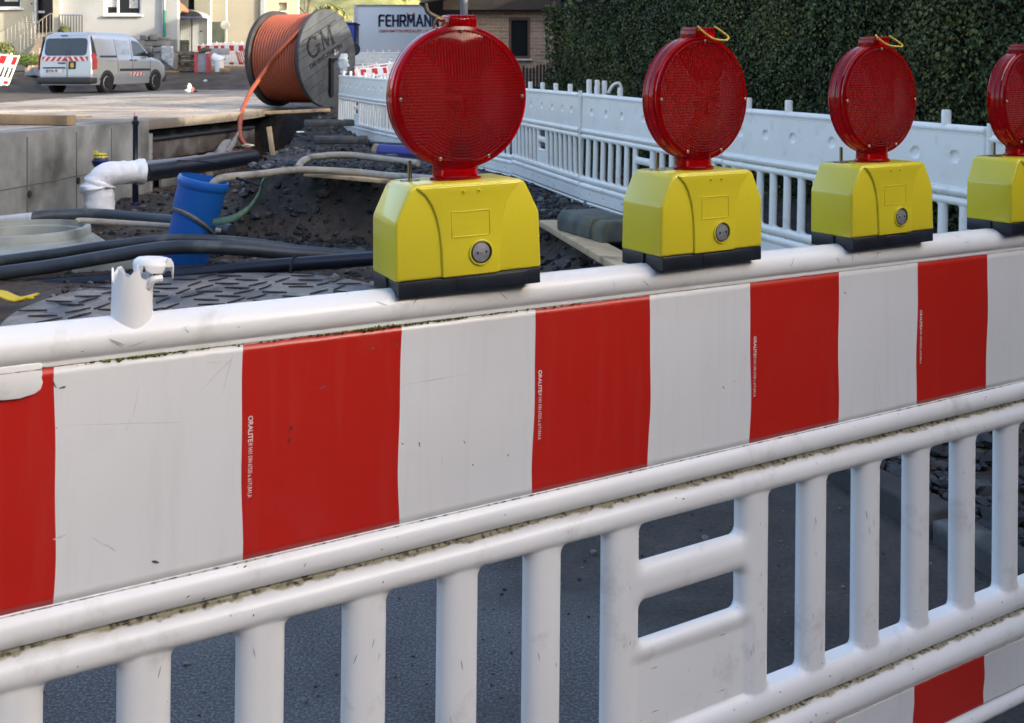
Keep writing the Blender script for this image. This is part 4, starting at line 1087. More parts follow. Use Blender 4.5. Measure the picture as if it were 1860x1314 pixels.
ms = [M('stone_dark', (.022, .022, .023), .6, var=.4, vs=15, bump=.3, bs=60), M('stone_grey', (.055, .054, .053), .65, var=.4, vs=15, bump=.3, bs=60), M('stone_brown', (.042, .034, .028), .7, var=.4, vs=15), M('stone_black', (.013, .014, .016), .5, var=.4, vs=15), M('stone_dark2', (.032, .034, .036), .45, var=.4, vs=25, bump=.3, bs=80)]
pale = M('stone_pale', (.15, .15, .145), .7, var=.3, vs=15)
P = []; SZ = []
r_ = np.random.default_rng(5)
while len(P) < 5200:          # coarse ballast on the right
    y = r_.uniform(2.0, 6.6); x = 2.08 + .04 - .31 * y + abs(r_.normal(0, .45)) + .06
    if x > 3.4: continue
    s = min(.05, .011 + r_.exponential(.0095)); P.append((x, y, 0)); SZ.append(s)
P = np.array(P); SZ = np.array(SZ); P[:, 2] = ground_z(P[:, 0], P[:, 1]) + SZ * .35 + r_.uniform(0, .012, len(P))
o = stones('gravel', P, SZ, ms + [ms[0], ms[3], pale][:2] , seed=2); tag(o, 'coarse dark ballast stones heaped behind the barrier on the right', 'gravel', kind='stuff')
P = []; SZ = []
while len(P) < 6500:          # crumbs all over the pit and the bank
    y = r_.uniform(4.6, 17.0); x = r_.uniform(-.75, .25) * y * .55 - .2
    if x < wall_x(y) + .02: continue
    if math.hypot(x + 1.66, y - 5.72) < 1.06: continue
    s = min(.05, .006 + r_.exponential(.009)); P.append((x, y, 0)); SZ.append(s * (1 + y * .03))
P = np.array(P); SZ = np.array(SZ); P[:, 2] = ground_z(P[:, 0], P[:, 1]) + SZ * .2
o = stones('rubble', P, SZ, ms + [pale], seed=3); tag(o, 'dark rubble and crumbs of broken asphalt over the bank and the pit', 'rubble', kind='stuff')
P = []; SZ = []
while len(P) < 6500:          # broken asphalt on the mound
    y = r_.uniform(7.75, 9.6); x = r_.uniform(-2.9, .45); s = min(.07, .005 + r_.exponential(.011)); P.append((x, y, 0)); SZ.append(s)
P = np.array(P); SZ = np.array(SZ); P[:, 2] = ground_z(P[:, 0], P[:, 1]) + SZ * .15
o = stones('asphalt_clods', P, SZ, [ms[3], ms[0], ms[3], ms[3], ms[0], ms[1]], seed=31); tag(o, 'black broken asphalt clods on the mound behind the beige hose', 'clods', kind='stuff')
P = []; SZ = []
while len(P) < 1500:           # few crumbs on the asphalt
    y = r_.uniform(1.9, 4.8); x = r_.uniform(-1.2, 1.3)
    P.append((x, y, 0)); SZ.append(.0015 + r_.exponential(.0022))
P = np.array(P); SZ = np.array(SZ); P[:, 2] = ground_z(P[:, 0], P[:, 1]) + SZ * .3
o = stones('grit', P, SZ, [ms[1], pale, ms[3]], seed=4); tag(o, 'scattered grit on the wet asphalt', 'grit', kind='stuff')
# ------------------------------------------------------------------ white fence of the same panels, seen from behind
FG = 'white plastic fence panels along the excavation'
proto = empty('fence_panel')
barrier_parts(.0085, m_barrier_far, proto, True)
for s in range(5):
    mb = MB(); mb.lathe([(.022, -.02), (.022, .068), (.019, .075), (.0001, .077)], 14, c=(-.8 + .4 * s, 0, .905)); mb.build('lamp_socket', m_barrier_far, proto, smooth=True)
mb = MB()
for x in (-.86, -.45, .45, .86): mb.box((x, 0, -.012), (.035, .03, .03))
mb.build('foot_lug', m_barrier_far, proto, bevel=.004)
mb = MB(); mb.tube([(1.062, 0, .03), (1.062, 0, .93)], .016, 10); mb.build('joint_post', m_barrier_far, proto, smooth=True)
chain = [(-2.728, 16.28, .51), (-1.878, 14.37, .45), (-.93, 12.50, .39), (.013, 10.62, .33), (.570, 8.60, .296), (1.35, 6.64, .23), (2.13, 4.68, .185)]
nxt = (3.05, 2.80, .15)
chain.append(nxt)
FL = ['fence panel farthest away, beside the cable drum', 'fence panel second from the far end, partly behind the nearest lamp', 'fence panel hidden behind the large red lens for the most part',
      'fence panel right of the nearest lamp, with a small double window', 'fence panel between the first and second lamps, its handle openings beside the second lamp',
      'fence panel behind the second and third lamps, large round dimples', 'near fence panel at the right edge behind the fourth lamp']
rr = random.Random(4)
for i in range(7):
    a = Vector(chain[i]); b_ = Vector(chain[i + 1]); d = b_ - a
    o = proto if i == 0 else copy_tree(proto)
    o.location = (a + b_) / 2 + Vector((0, 0, rr.uniform(-.008, .008)))
    hor = math.hypot(d.x, d.y)
    o.rotation_euler = Euler((R(rr.uniform(-1.2, 1.2)), -math.atan2(d.z, hor), math.atan2(d.y, d.x)), 'XYZ')
    s_ = min(1.01, d.length / 2.1); o.scale = (s_, 1, 1)
    if i == 6:
        o.location.z -= .03
    tag(o, FL[i], 'fence panel', FG)
# clips stacked on the joint at x=1060..1110
mb = MB()
for x, h in ((1070, .07), (1085, .066), (1098, .06)):
    p = W(x, 160, 8.55); mb.lathe([(.022, -.06), (.022, h - .01), (.018, h), (.0001, h + .001)], 12, c=p)
p = W(1118, 163, 8.5); mb.tube(spline([p + Vector((-.06, 0, -.03)), p + Vector((-.02, 0, .035)), p + Vector((.03, 0, .05)), p + Vector((.045, 0, .0)), p + Vector((.02, 0, -.03))], 5), .013, 8)
o = mb.build('joint_clip', m_barrier_far, smooth=True); tag(o, 'white pins and a loop on top of the fence joint left of the second lamp', 'clip')

# ------------------------------------------------------------------ hedge
def leaves(name, pts, nrm, size, mats, parent=None, seed=1, spread=.9, aspect=.75):
    """folded leaf: six corners, two halves"""
    r_ = np.random.default_rng(seed); n = len(pts)
    base = np.array([[0, 0, 0], [.5 * aspect, .42, .10], [.30 * aspect, .82, .04], [0, 1.05, -.08], [-.30 * aspect, .82, .04], [-.5 * aspect, .42, .10]]) - np.array([0, .5, 0])
    N_ = nrm + r_.normal(0, spread, (n, 3)); N_ /= np.linalg.norm(N_, axis=1)[:, None]
    Tn = r_.normal(0, 1, (n, 3)) + np.array([0, 0, -1.1]); Tn -= N_ * (Tn * N_).sum(1)[:, None]; Tn /= np.linalg.norm(Tn, axis=1)[:, None]
    B_ = np.cross(Tn, N_)
    V = pts[:, None, :] + size[:, None, None] * (base[None, :, 0:1] * B_[:, None, :] + base[None, :, 1:2] * Tn[:, None, :] + base[None, :, 2:3] * N_[:, None, :])
    f = np.array([[0, 1, 2, 3], [0, 3, 4, 5]])
    F = (f[None] + (np.arange(n) * 6)[:, None, None]).reshape(-1, 4)
    mi = np.repeat(r_.integers(0, len(mats), n), 2)
    return np_mesh(name, V.reshape(-1, 3), F, mats, parent, smooth=False, mi=mi)
def leaf_mat(name, c, rough=.45):
    m = M(name, c, rough, var=.35, vs=2.5, spec=.3)
    return m
lm = [leaf_mat('leaf_dark', (.042, .062, .024), .55), leaf_mat('leaf_mid', (.095, .115, .040), .55), leaf_mat('leaf_green', (.15, .17, .055), .55), leaf_mat('leaf_dark2', (.048, .070, .028), .45), leaf_mat('leaf_olive', (.15, .135, .042), .6)]
hd = empty('hedge', (3.3, 6.7, 0)); tag(hd, 'tall dense dark green ivy hedge behind the white fence', 'hedge')
H0 = Vector(hd.location)
hdir = Vector((.370, -.929, 0)); hn = Vector((-.929, -.370, 0))
hs = Vector((.55, 13.6, 0))
HT = 4.7
def hedge_top(s): return np.clip(2.6 + (s - 2) * .5, 2.6, HT)  # unseen height and run shaped for shade and for sun on the slab
def hpts(n, s0, s1, z0, z1, seed, deep=.16):
    r_ = np.random.default_rng(seed); s = r_.uniform(s0, s1, n); z = r_.uniform(z0, z1, n)
    lump = .24 * fbm(s * .9, z * .9, 7) + .16 * fbm(s * 3.1, z * 3.1, 8)
    d = lump * 1.0 - np.abs(r_.normal(0, deep, n)) + .06
    X = hs.x + hdir.x * s + hn.x * d; Y = hs.y + hdir.y * s + hn.y * d
    return np.stack([X, Y, z], 1) - np.array(H0), s, z
P1, s1, z1 = hpts(105000, 0, 8.8, .2, 2.25, 3, .07)
g = fbm(s1 * .8, z1 * .8, 77, 3)
sz = np.random.default_rng(5).uniform(.020, .040, len(P1)) 
A_ = g > .06
leaves('foliage', P1[~A_], np.array(hn), sz[~A_], [lm[0], lm[1], lm[3], lm[3], lm[0], lm[2]], hd, 6, .75)
leaves('young_foliage', P1[A_], np.array(hn), sz[A_], [lm[1], lm[2], lm[4], lm[3], lm[0]], hd, 16, .75)
P2, s2, z2 = hpts(22000, 0, 36, .0, HT, 13, .12); kk = ((s2 > 8.8) | (z2 > 2.25)) & (z2 < hedge_top(s2))
P2 = P2[kk]; leaves('outer_foliage', P2, np.array(hn), np.random.default_rng(5).uniform(.08, .14, len(P2)), lm[:4], hd, 8, .7)
# end of the hedge towards the brick house
r_ = np.random.default_rng(91); n = 7000; P3 = np.stack([r_.uniform(-.12, .75, n), r_.normal(.0, .05, n) + .08, r_.uniform(.2, 2.3, n)], 1)
P3 = np.stack([hs.x + P3[:, 0] + .09 * fbm(P3[:, 2] * 3, P3[:, 2] * 0 + 1, 3), hs.y + P3[:, 1] * -1 + P3[:, 0] * .3, P3[:, 2]], 1) - np.array(H0)
leaves('end_foliage', P3, np.array((-.3, -.6, 0)), r_.uniform(.028, .05, n), lm[:4], hd, 9, .7)
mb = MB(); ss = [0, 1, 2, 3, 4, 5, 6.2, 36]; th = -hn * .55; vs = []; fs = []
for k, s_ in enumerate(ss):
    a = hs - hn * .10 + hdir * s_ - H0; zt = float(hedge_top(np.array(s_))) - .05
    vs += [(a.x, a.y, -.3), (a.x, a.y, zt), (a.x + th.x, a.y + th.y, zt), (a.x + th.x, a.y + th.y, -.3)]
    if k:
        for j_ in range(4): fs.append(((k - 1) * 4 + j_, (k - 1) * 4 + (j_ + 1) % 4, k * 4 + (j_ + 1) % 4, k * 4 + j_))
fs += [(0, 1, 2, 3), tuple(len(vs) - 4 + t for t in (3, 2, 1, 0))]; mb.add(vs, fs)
mb.build('dark_core', M('core_shade', (.010, .011, .008), .95, var=.4, vs=20), hd)  # solid near-black core paints in the shade behind the leaves
mb = MB()
for i in range(70):
    s = rng.uniform(.2, 8.6); z = rng.uniform(.4, 2.0); p = hs + hdir * s + hn * .05 + Vector((0, 0, z)) - H0
    q = p + hdir * rng.uniform(-.12, .12) + Vector((0, 0, rng.uniform(.1, .3))) + hn * rng.uniform(-.02, .05)
    mb.tube([p, (p + q) / 2 + Vector((rng.uniform(-.02, .02), 0, 0)), q], .004, 5)
mb.build('twig', M('twig', (.09, .07, .05), .8), hd)['kind'] = 'stuff'

# ------------------------------------------------------------------ brick house
def brick_mat(name, c1, c2, cm, scale=1.0):
    m = bpy.data.materials.new(name); m.use_nodes = True; t = m.node_tree; N = t.nodes; L = t.links; b = N['Principled BSDF']
    tc = N.new('ShaderNodeTexCoord'); mp = N.new('ShaderNodeMapping'); mp.inputs['Rotation'].default_value = (R(90), 0, 0)
    L.new(tc.outputs['Object'], mp.inputs[0]); br = N.new('ShaderNodeTexBrick'); L.new(mp.outputs[0], br.inputs[0])
    br.inputs['Color1'].default_value = c1 + (1,); br.inputs['Color2'].default_value = c2 + (1,); br.inputs['Mortar'].default_value = cm + (1,)
    br.inputs['Scale'].default_value = scale; br.inputs['Brick Width'].default_value = .25; br.inputs['Row Height'].default_value = .083; br.inputs['Mortar Size'].default_value = .012; br.inputs['Bias'].default_value = -.1
    n = N.new('ShaderNodeTexNoise'); n.inputs['Scale'].default_value = 6; L.new(tc.outputs['Object'], n.inputs[0])
    mx = N.new('ShaderNodeMix'); mx.data_type = 'RGBA'; mx.blend_type = 'MULTIPLY'; mx.inputs[0].default_value = .5; L.new(br.outputs['Color'], mx.inputs[6]); L.new(n.outputs['Fac'], mx.inputs[7])
    L.new(mx.outputs[2], b.inputs['Base Color']); b.inputs['Roughness'].default_value = .85
    bp = N.new('ShaderNodeBump'); bp.inputs['Strength'].default_value = .5; bp.inputs['Distance'].default_value = .01; bp.invert = True; L.new(br.outputs['Fac'], bp.inputs['Height']); L.new(bp.outputs[0], b.inputs['Normal'])
    return m
m_brick = brick_mat('brick', (.46, .30, .19), (.30, .16, .10), (.42, .38, .32))
m_dkwood = M('dark_timber', (.018, .013, .011), .7, var=.3, vs=4, bump=.2, bs=20)
YB = 25.0
bh = empty('brick_house', W(905, 150, YB)); bh.location.z = 0
B0 = Vector(bh.location); tag(bh, 'brick house with a dark wooden upper storey and a brown framed window, beside the hedge', 'house')
def wall_window(parent, origin, px0, px1, py0, py1, zlo, zhi, Y, wins, mat, name='wall', t=.3):
    """a wall facing the camera, with real openings; wins in pixels"""
    x0, x1 = (px0 - CX) / FPX * Y, (px1 - CX) / FPX * Y
    xs_ = sorted({x0, x1} | {(w[0] - CX) / FPX * Y for w in wins} | {(w[1] - CX) / FPX * Y for w in wins})
    zs_ = sorted({zlo, zhi} | {CAMZ - (w[2] - HY) / FPX * Y for w in wins} | {CAMZ - (w[3] - HY) / FPX * Y for w in wins})
    mb = MB()
    def inwin(x, z):
        for w in wins:
            if (w[0] - CX) / FPX * Y < x < (w[1] - CX) / FPX * Y and CAMZ - (w[3] - HY) / FPX * Y < z < CAMZ - (w[2] - HY) / FPX * Y: return True
        return False
    vid = {}
    def v(i, j, k):
        if (i, j, k) not in vid:
            vid[(i, j, k)] = len(mb.v); mb.v.append((xs_[i] - origin.x, (Y + k * t) - origin.y, zs_[j] - origin.z))
        return vid[(i, j, k)]
    nx, nz = len(xs_) - 1, len(zs_) - 1
    solid = [[not inwin((xs_[i] + xs_[i + 1]) / 2, (zs_[j] + zs_[j + 1]) / 2) for j in range(nz)] for i in range(nx)]
    def F(*a): mb.f.append(a); mb.mi.append(0)
    for i in range(nx):
        for j in range(nz):
            if not solid[i][j]: continue
            F(v(i, j, 0), v(i + 1, j, 0), v(i + 1, j + 1, 0), v(i, j + 1, 0)); F(v(i, j, 1), v(i, j + 1, 1), v(i + 1, j + 1, 1), v(i + 1, j, 1))
            if i == 0 or not solid[i - 1][j]: F(v(i, j, 0), v(i, j + 1, 0), v(i, j + 1, 1), v(i, j, 1))
            if i == nx - 1 or not solid[i + 1][j]: F(v(i + 1, j, 0), v(i + 1, j, 1), v(i + 1, j + 1, 1), v(i + 1, j + 1, 0))
            if j == 0 or not solid[i][j - 1]: F(v(i, j, 0), v(i, j, 1), v(i + 1, j, 1), v(i + 1, j, 0))
            if j == nz - 1 or not solid[i][j + 1]: F(v(i, j + 1, 0), v(i + 1, j + 1, 0), v(i + 1, j + 1, 1), v(i, j + 1, 1))
    return mb.build(name, mat, parent)
def bxp(parent, origin, px0, px1, py0, py1, Y, t, mat, name, bevel=0.0, label=None):
    a, b_ = W(px0, py1, Y), W(px1, py0, Y); mb = MB()
    mb.box(Vector(((a.x + b_.x) / 2, Y + t / 2, (a.z + b_.z) / 2)) - origin, (abs(b_.x - a.x), abs(t), abs(b_.z - a.z)))
    return mb.build(name, mat, parent, bevel=bevel, label=label)
wz = empty
wall_window(bh, B0, 857, 1085, 0, 0, .5, W(0, 18, YB).z, YB, [(925, 962, 33, 106)], m_brick)
m_sidebrick = m_brick
mb = MB(); a = W(857, 0, YB); z1_ = W(0, 18, YB).z; mb.box((a.x - B0.x + .15 , 4.5, (.5 + z1_) / 2), (.29, 8.4, z1_ - .51)); mb.build('side_wall', m_brick, bh)
fr = bxp(bh, B0, 924, 963, 32, 107, YB - .02, .10, m_dkwood, 'window_frame')
bpy.data.objects.remove(fr)
fr = MB()
for (x0, x1, y0, y1) in ((924, 928.5, 32, 107), (958.5, 963, 32, 107), (928.5, 958.5, 32, 37), (928.5, 958.5, 102, 107)):
    p, q = W(x0, y1, YB), W(x1, y0, YB); fr.box(Vector(((p.x + q.x) / 2, YB + .05, (p.z + q.z) / 2)) - B0, (q.x - p.x, .12, q.z - p.z))
fr = fr.build('window_frame', M('brown_frame', (.085, .045, .028), .5, var=.2), bh)
bxp(fr, B0, 928, 959, 36, 103, YB + .08, .02, m_glass, 'pane')
bxp(bh, B0, 921, 967, 107, 110, YB - .10, .12, M('sill', (.5, .5, .48), .7), 'window_sill')
bxp(bh, B0, 921, 967, 22, 32, YB - .02, .06, brick_mat('soldier_brick', (.42, .28, .18), (.33, .18, .11), (.42, .38, .32), 1.0), 'lintel')
# dark wooden storey overhanging to the left; unseen height and depth sized for shade
bxp(bh, B0, 805, 1120, -390, 18, YB - .35, 17.5, m_dkwood, 'upper_storey')
mb = MB(); mb.box(Vector((8.2, 18.9, 2.5)) - B0, (9.0, 11.6, 4.4)); mb.box(Vector((8.2, 11.2, 2.1)) - B0, (8.9, 3.78, 3.6)); mb.build('unseen_shade_wing', m_brick, bh)  # unseen wing added behind the hedge to cast shade on the drum
rf = MB(); a = W(770, 6, YB - .9); rf.prism([(a.x - B0.x - .1, a.z - .03), (a.x - B0.x, a.z + .10), (a.x - B0.x + .8, a.z + .42), (a.x - B0.x + .8, a.z + .25)], -1.1, 8.5); rf.prism([(-1.4, 8.35), (3.6, 8.4), (1.2, 9.6)], -.5, 17.3); rf.build('roof', M('dark_roof', (.03, .026, .026), .8, var=.3, bump=.3), bh)
gt = MB(); a = W(772, 4, YB - 1.0) - B0; gt.tube(spline([a, W(776, 20, YB - 1.0) - B0, W(784, 27, YB - 1.0) - B0, W(808, 40, YB - .7) - B0, W(812, 60, YB - .4) - B0], 4), .055, 8); gt.tube([a + Vector((-.06, 0, .02)), W(822, -8, YB - 1.0) - B0], .08, 8); gt.build('gutter', m_dkwood, bh, smooth=True)
mb = MB(); a = W(843, 160, 20.5); mb.tube([(a.x, a.y, .5), (a.x, a.y, 8)], .075, 16); o = mb.build('lamp_post', M('post_grey', (.09, .105, .13), .6, var=.15), smooth=True); tag(o, 'grey steel post rising behind the grip of the nearest lamp', 'post')
# unseen house added behind the camera to keep low sky off the barrier's front
oh = empty('sky_block_house', (0, -10, 0)); tag(oh, 'unseen rendered house added behind the camera to block low sky light', 'house')
mb = MB(); mb.box((-1, -3, 3.0), (30, 6, 6.2)); mb.build('wall', M('sky_block_render', (.22, .20, .17), .9, var=.1), oh)
mb = MB(); mb.prism([(-6.6, 6.1), (.6, 6.1), (-3, 9)], -16.6, 14.6, 'X'); mb.build('roof', M('sky_block_roof', (.09, .05, .04), .8, var=.2), oh)
for i in range(8):
    mb = MB(); mb.box((-13.5 + i * 3.6, .0, 2.6), (1.2, .1, 1.4)); mb.build('window', m_glass, oh)
# dark picket fence by the house
pf = empty('picket_fence', W(975, 150, 17.5)); pf.location.z = .9; tag(pf, 'dark wooden picket fence between brick house and hedge', 'picket fence')
P0 = Vector(pf.location)
for i in range(9):
    px = 951 + i * 6.2; p = W(px, 118 + 4 * math.sin(i * .9), 17.5); mb = MB(); w = .042; h = p.z - .7
    mb.prism([(-w / 2, 0), (w / 2, 0), (w / 2, h - .05), (0, h), (-w / 2, h - .05)], -.01, .01); q = mb.build('picket', m_dkwood, pf); q.location = (p.x - P0.x, 0, .7 - P0.z)
mb = MB(); mb.box((0, .02, .05), (.62, .03, .05)); mb.box((0, .02, .3), (.62, .03, .05)); mb.build('rail', m_dkwood, pf)

# ------------------------------------------------------------------ trailer with lettering
YT = 42.0
tr = empty('lorry_trailer', W(735, 150, YT)); tr.location.z = far_z(np.array(YT)); T0 = Vector(tr.location)
tag(tr, 'white box trailer lettered FEHRMANN behind the fence', 'trailer')
m_trl = M('trailer_white', (.72, .73, .75), .5, var=.05, vs=.5)
bxp(tr, T0, 645, 843, 9.5, 118, YT, 2.5, m_trl, 'box_body', bevel=.02)
mb = MB(); p, q = W(640, 118, YT), W(646, 8, YT); mb.box(Vector((q.x - .02, YT - .03, (p.z + q.z) / 2)) - T0, (.09, .10, q.z - p.z)); mb.build('corner_post', M('trim', (.62, .64, .7), .4), tr)
mb = MB(); p, q = W(645, 10, YT), W(843, 10, YT); mb.box(Vector(((p.x + q.x) / 2, YT - .02, p.z)) - T0, (q.x - p.x, .05, .05)); mb.build('top_rail', M('trim2', (.30, .32, .36), .4), tr)
mb = MB(); mb.box((0, .4, .55), (4.2, .5, .2)); mb.build('chassis', m_black, tr)
for x in (-1.4, 1.2):
    mb = MB(); mb.lathe([(.0001, -.02), (.3, -.03), (.48, 0), (.5, .05), (.5, .28), (.0001, .28)], 24, 'Y', (x, .05, .5)); mb.build('wheel', m_black, tr, smooth=True)
m_txt = M('lettering_navy', (.035, .045, .11), .6); m_txo = M('lettering_orange', (.50, .09, .05), .6)
def strokes(name, items, w, mat, parent, org, Y, depth=.012):
    """items: polylines in photo pixels, flat strokes on the plane at Y"""
    mb = MB(); sc = Y / FPX
    for it in items:
        pts = [Vector(((x - CX) * sc, 0, CAMZ - (y - HY) * sc)) for x, y in it]
        for a, b_ in zip(pts[:-1], pts[1:]):
            d = (b_ - a); l = d.length + w * .9; an = math.atan2(d.z, d.x); c = (a + b_) / 2
            mb.box(Vector((c.x, Y, c.z)) - org, (l, depth, w), rot=Euler((0, -an, 0)))
    return mb.build(name, mat, parent)
bt_, tp_ = 47.2, 28.5
def L_(ch, x0, x1):
    xm = (x0 + x1) / 2; m = (bt_ + tp_) / 2
    return {'F': [[(x0, bt_), (x0, tp_ + 2), (x0 + 2, tp_), (x1, tp_)], [(x0, m), (x1 - 1, m)]],
            'E': [[(x1, tp_), (x0 + 2, tp_), (x0, tp_ + 2), (x0, bt_ - 2), (x0 + 2, bt_), (x1, bt_)], [(x0, m), (x1 - 1, m)]],
            'H': [[(x0, tp_), (x0, bt_)], [(x1, tp_), (x1, bt_)], [(x0, m), (x1, m)]],
            'R': [[(x0, bt_), (x0, tp_), (x1 - 2, tp_), (x1, tp_ + 2.5), (x1, m - 1), (x1 - 2.5, m + 1), (x0, m + 1)], [(xm, m + 1), (x1, bt_)]],
            'M': [[(x0, bt_), (x0 + .8, tp_), (xm, m + 2.5), (x1 - .8, tp_), (x1, bt_)]],
            'A': [[(x0, bt_), (xm, tp_), (x1, bt_)], [(x0 + 2.3, m + 3.5), (x1 - 2.3, m + 3.5)]],
            'N': [[(x0, bt_), (x0, tp_), (x1, bt_), (x1, tp_)]]}[ch]
xx = 689; wds = {'F': 8.2, 'E': 7.6, 'H': 8.8, 'R': 8.6, 'M': 11.5, 'A': 11, 'N': 9.2}; its = []
for ch in 'FEHRMANN':
    its += L_(ch, xx, xx + wds[ch]); xx += wds[ch] + 4.6
strokes('lettering', its, .085, m_txt, tr, T0, YT - .012)
strokes('red_arc', [[(739, 24.5), (742, 27.4), (745.5, 28.2), (749, 27.4), (752, 24.5)]], .05, m_txo, tr, T0, YT - .018)
text_obj('small_lettering', 'LEBENSMITTELSPEZIALIST \u2022 QUALIT\u00c4T', .155, m_txo, tr, Vector(W(687.5, 59, YT - .012)) - T0, (R(90), 0, 0), .004, .002, 1.0)

# ------------------------------------------------------------------ cable drum
D1 = Vector((-2.98, 17.15, 0)); 
nD = Vector((.908, -.418, 0)).normalized(); rD = .80
dz = W(0, 196, 17.3).z + rD + .02
fc = W(596, 108, 16.95); fc.z = dz
dr = empty('cable_drum', (fc.x, fc.y, dz), 0)
tag(dr, 'big wooden cable drum wound with orange conduit, lettered GM on its weathered face', 'cable drum')
dr.rotation_euler = (0, 0, math.atan2(nD.y, nD.x) + R(90))      # local -Y is the lettered side
m_dr = M('drum_face', (.062, .072, .085), .8, var=.3, vs=2.5, bump=.35, bs=12, bd=.01, col2=(.035, .04, .048), c2s=3.0, c2lo=.5, c2hi=.7)
m_drd = M('drum_dark', (.035, .032, .034), .8, var=.3)
m_or = M('orange_conduit', (.27, .066, .032), .45, var=.1, vs=4, bump=.05)
# flange of planks with dark joints between them
def flange(y0, y1, nm):
    mb = MB(); ang = R(24); n = 9; w = 2 * rD / n
    for i in range(n):
        a0 = -rD + i * w + .004; a1 = a0 + w - .008; pts = []
        m_ = 10
        def arc(v, s): return s * math.sqrt(max(rD * rD - v * v, 0))
        up = [(arc(a0 + (a1 - a0) * k / m_, 1), a0 + (a1 - a0) * k / m_) for k in range(m_ + 1)]
        dn = [(arc(a0 + (a1 - a0) * k / m_, -1), a0 + (a1 - a0) * k / m_) for k in range(m_, -1, -1)]
        pts = up + dn; c, s = math.cos(ang), math.sin(ang)
        mb.prism([(x * c - z * s, x * s + z * c) for x, z in pts], y0, y1)
    o = mb.build(nm, [m_dr], dr); return o
flange(0, .035, 'flange')
mb = MB(); mb.lathe([(.78, .0355), (rD + .002, .0355), (rD + .002, .07), (.60, .07)], 64, 'Y', close=True); mb.build('rim_band', m_drd, dr, smooth=True)
mb = MB(); mb.lathe([(rD * .985, .99), (rD, .99), (rD, 1.06), (.0001, 1.06), (.0001, .985), (.6, .985)], 64, 'Y'); mb.build('far_flange', m_drd, dr, smooth=True)
prof = []; n = 17; rc = .735
for i in range(n):
    for k in range(6):
        a = math.pi * k / 6; y = .075 + .90 * (i + .5 - .5 * math.cos(a)) / n; prof.append((rc - .034 + .034 * math.sin(a), y))
prof = [(.3, .073)] + prof + [(.3, .978)]
mb = MB(); mb.lathe(prof, 80, 'Y'); wc = mb.build('wound_conduit', m_or, dr, smooth=True); wc.data.set_sharp_from_angle(angle=R(170))
inv = Matrix.Translation(Vector((fc.x, fc.y, dz))) @ Matrix.Rotation(dr.rotation_euler.z, 4, 'Z')
inv = inv.inverted()
def on_drum(px, py, r):
    a = inv @ Vector((0, 0, CAMZ)); d = (inv @ W(px, py, 17)) - a       # local frame: axis along y
    A, B, C_ = d.x ** 2 + d.z ** 2, a.x * d.x + a.z * d.z, a.x ** 2 + a.z ** 2 - r * r
    D_ = max(B * B - A * C_, 0); t = (-B - math.sqrt(D_)) / A; return a + d * t
pts = [on_drum(x, y, rc + .035) for x, y in ((556, 44), (540, 60), (520, 80), (500, 102), (484, 124))] + [inv @ p for p in (W(468, 148, 16.3), W(452, 172, 15.9), W(439, 205, 15.2), W(435, 238, 14.6), W(439, 256, 14.35), W(452, 270, 14.2))]
mb = MB(); mb.tube(spline(pts, 6), .034, 12); mb.build('loose_end', m_or, dr, smooth=True)
# lettering on the face: local x to the right, z up
m_st = M('stencil_black', (.015, .017, .022), .7, var=.3)
ang = R(23)
def onface(x, z): c, s = math.cos(ang), math.sin(ang); return (x * c - z * s, x * s + z * c)
def face_strokes(name, items, mat, parent, y=-.004):
    mb = MB()
    for w, it in items:
        w *= 1.35; P_ = [onface(*p) for p in it]
        for a, b_ in zip(P_[:-1], P_[1:]):
            dx, dz_ = b_[0] - a[0], b_[1] - a[1]; l = math.hypot(dx, dz_) + w * .7
            mb.box(((a[0] + b_[0]) / 2, y, (a[1] + b_[1]) / 2), (l, .006, w), rot=Euler((0, -math.atan2(dz_, dx), 0)))
    return mb.build(name, mat, parent)
GY_ = .17
Gp = [(-.315 + .155 * math.cos(R(t)) * .95, GY_ + .15 + .155 * math.sin(R(t))) for t in range(40, 331, 14)]
items = [(.032, Gp), (.034, [(-.175, GY_ + .02), (-.175, GY_ + .13)]), (.018, [(-.235, GY_ + .135), (-.125, GY_ + .135)]), (.018, [(-.190, GY_ + .24), (-.178, GY_ + .295)]),
         (.018, [(-.045, GY_), (-.035, GY_ + .30)]), (.040, [(-.03, GY_ + .29), (.085, GY_ + .03)]), (.018, [(.085, GY_ + .03), (.20, GY_ + .30)]), (.040, [(.215, GY_ + .30), (.235, GY_)]),
         (.014, [(-.09, GY_), (.0, GY_)]), (.014, [(.19, GY_), (.285, GY_)]), (.014, [(-.09, GY_ + .302), (.0, GY_ + .302)]), (.014, [(.19, GY_ + .302), (.285, GY_ + .302)])]
face_strokes('drum_lettering', items, m_st, dr)
face_strokes('plank_gap', [(.014, [(-.55, .50), (.45, .50)]), (.010, [(-.68, .36), (-.4, .36)])], m_st, dr, -.002)
p = onface(-.52, .015)
text_obj('drum_number', 'DM 0045-75082204', .125, m_st, dr, (p[0], -.004, p[1]), (R(90), -ang, 0), .002, .003, .92, space=1.05)
mb = MB(); mb.box((.08, -.012, -.32), (.10, .03, .62)); mb.build('slot', m_st, dr)
mb = MB(); mb.box((.02, -.03, -.30), (.03, .04, .60)); mb.box((.10, -.035, -.02), (.2, .04, .04)); mb.build('steel_bar', m_black, dr)
mb = MB(); mb.box((.20, -.004, .10), (.06, .003, .09)); mb.box((.27, -.004, .12), (.02, .003, .09)); mb.build('paper_label', M('paper', (.35, .38, .42), .8), dr)
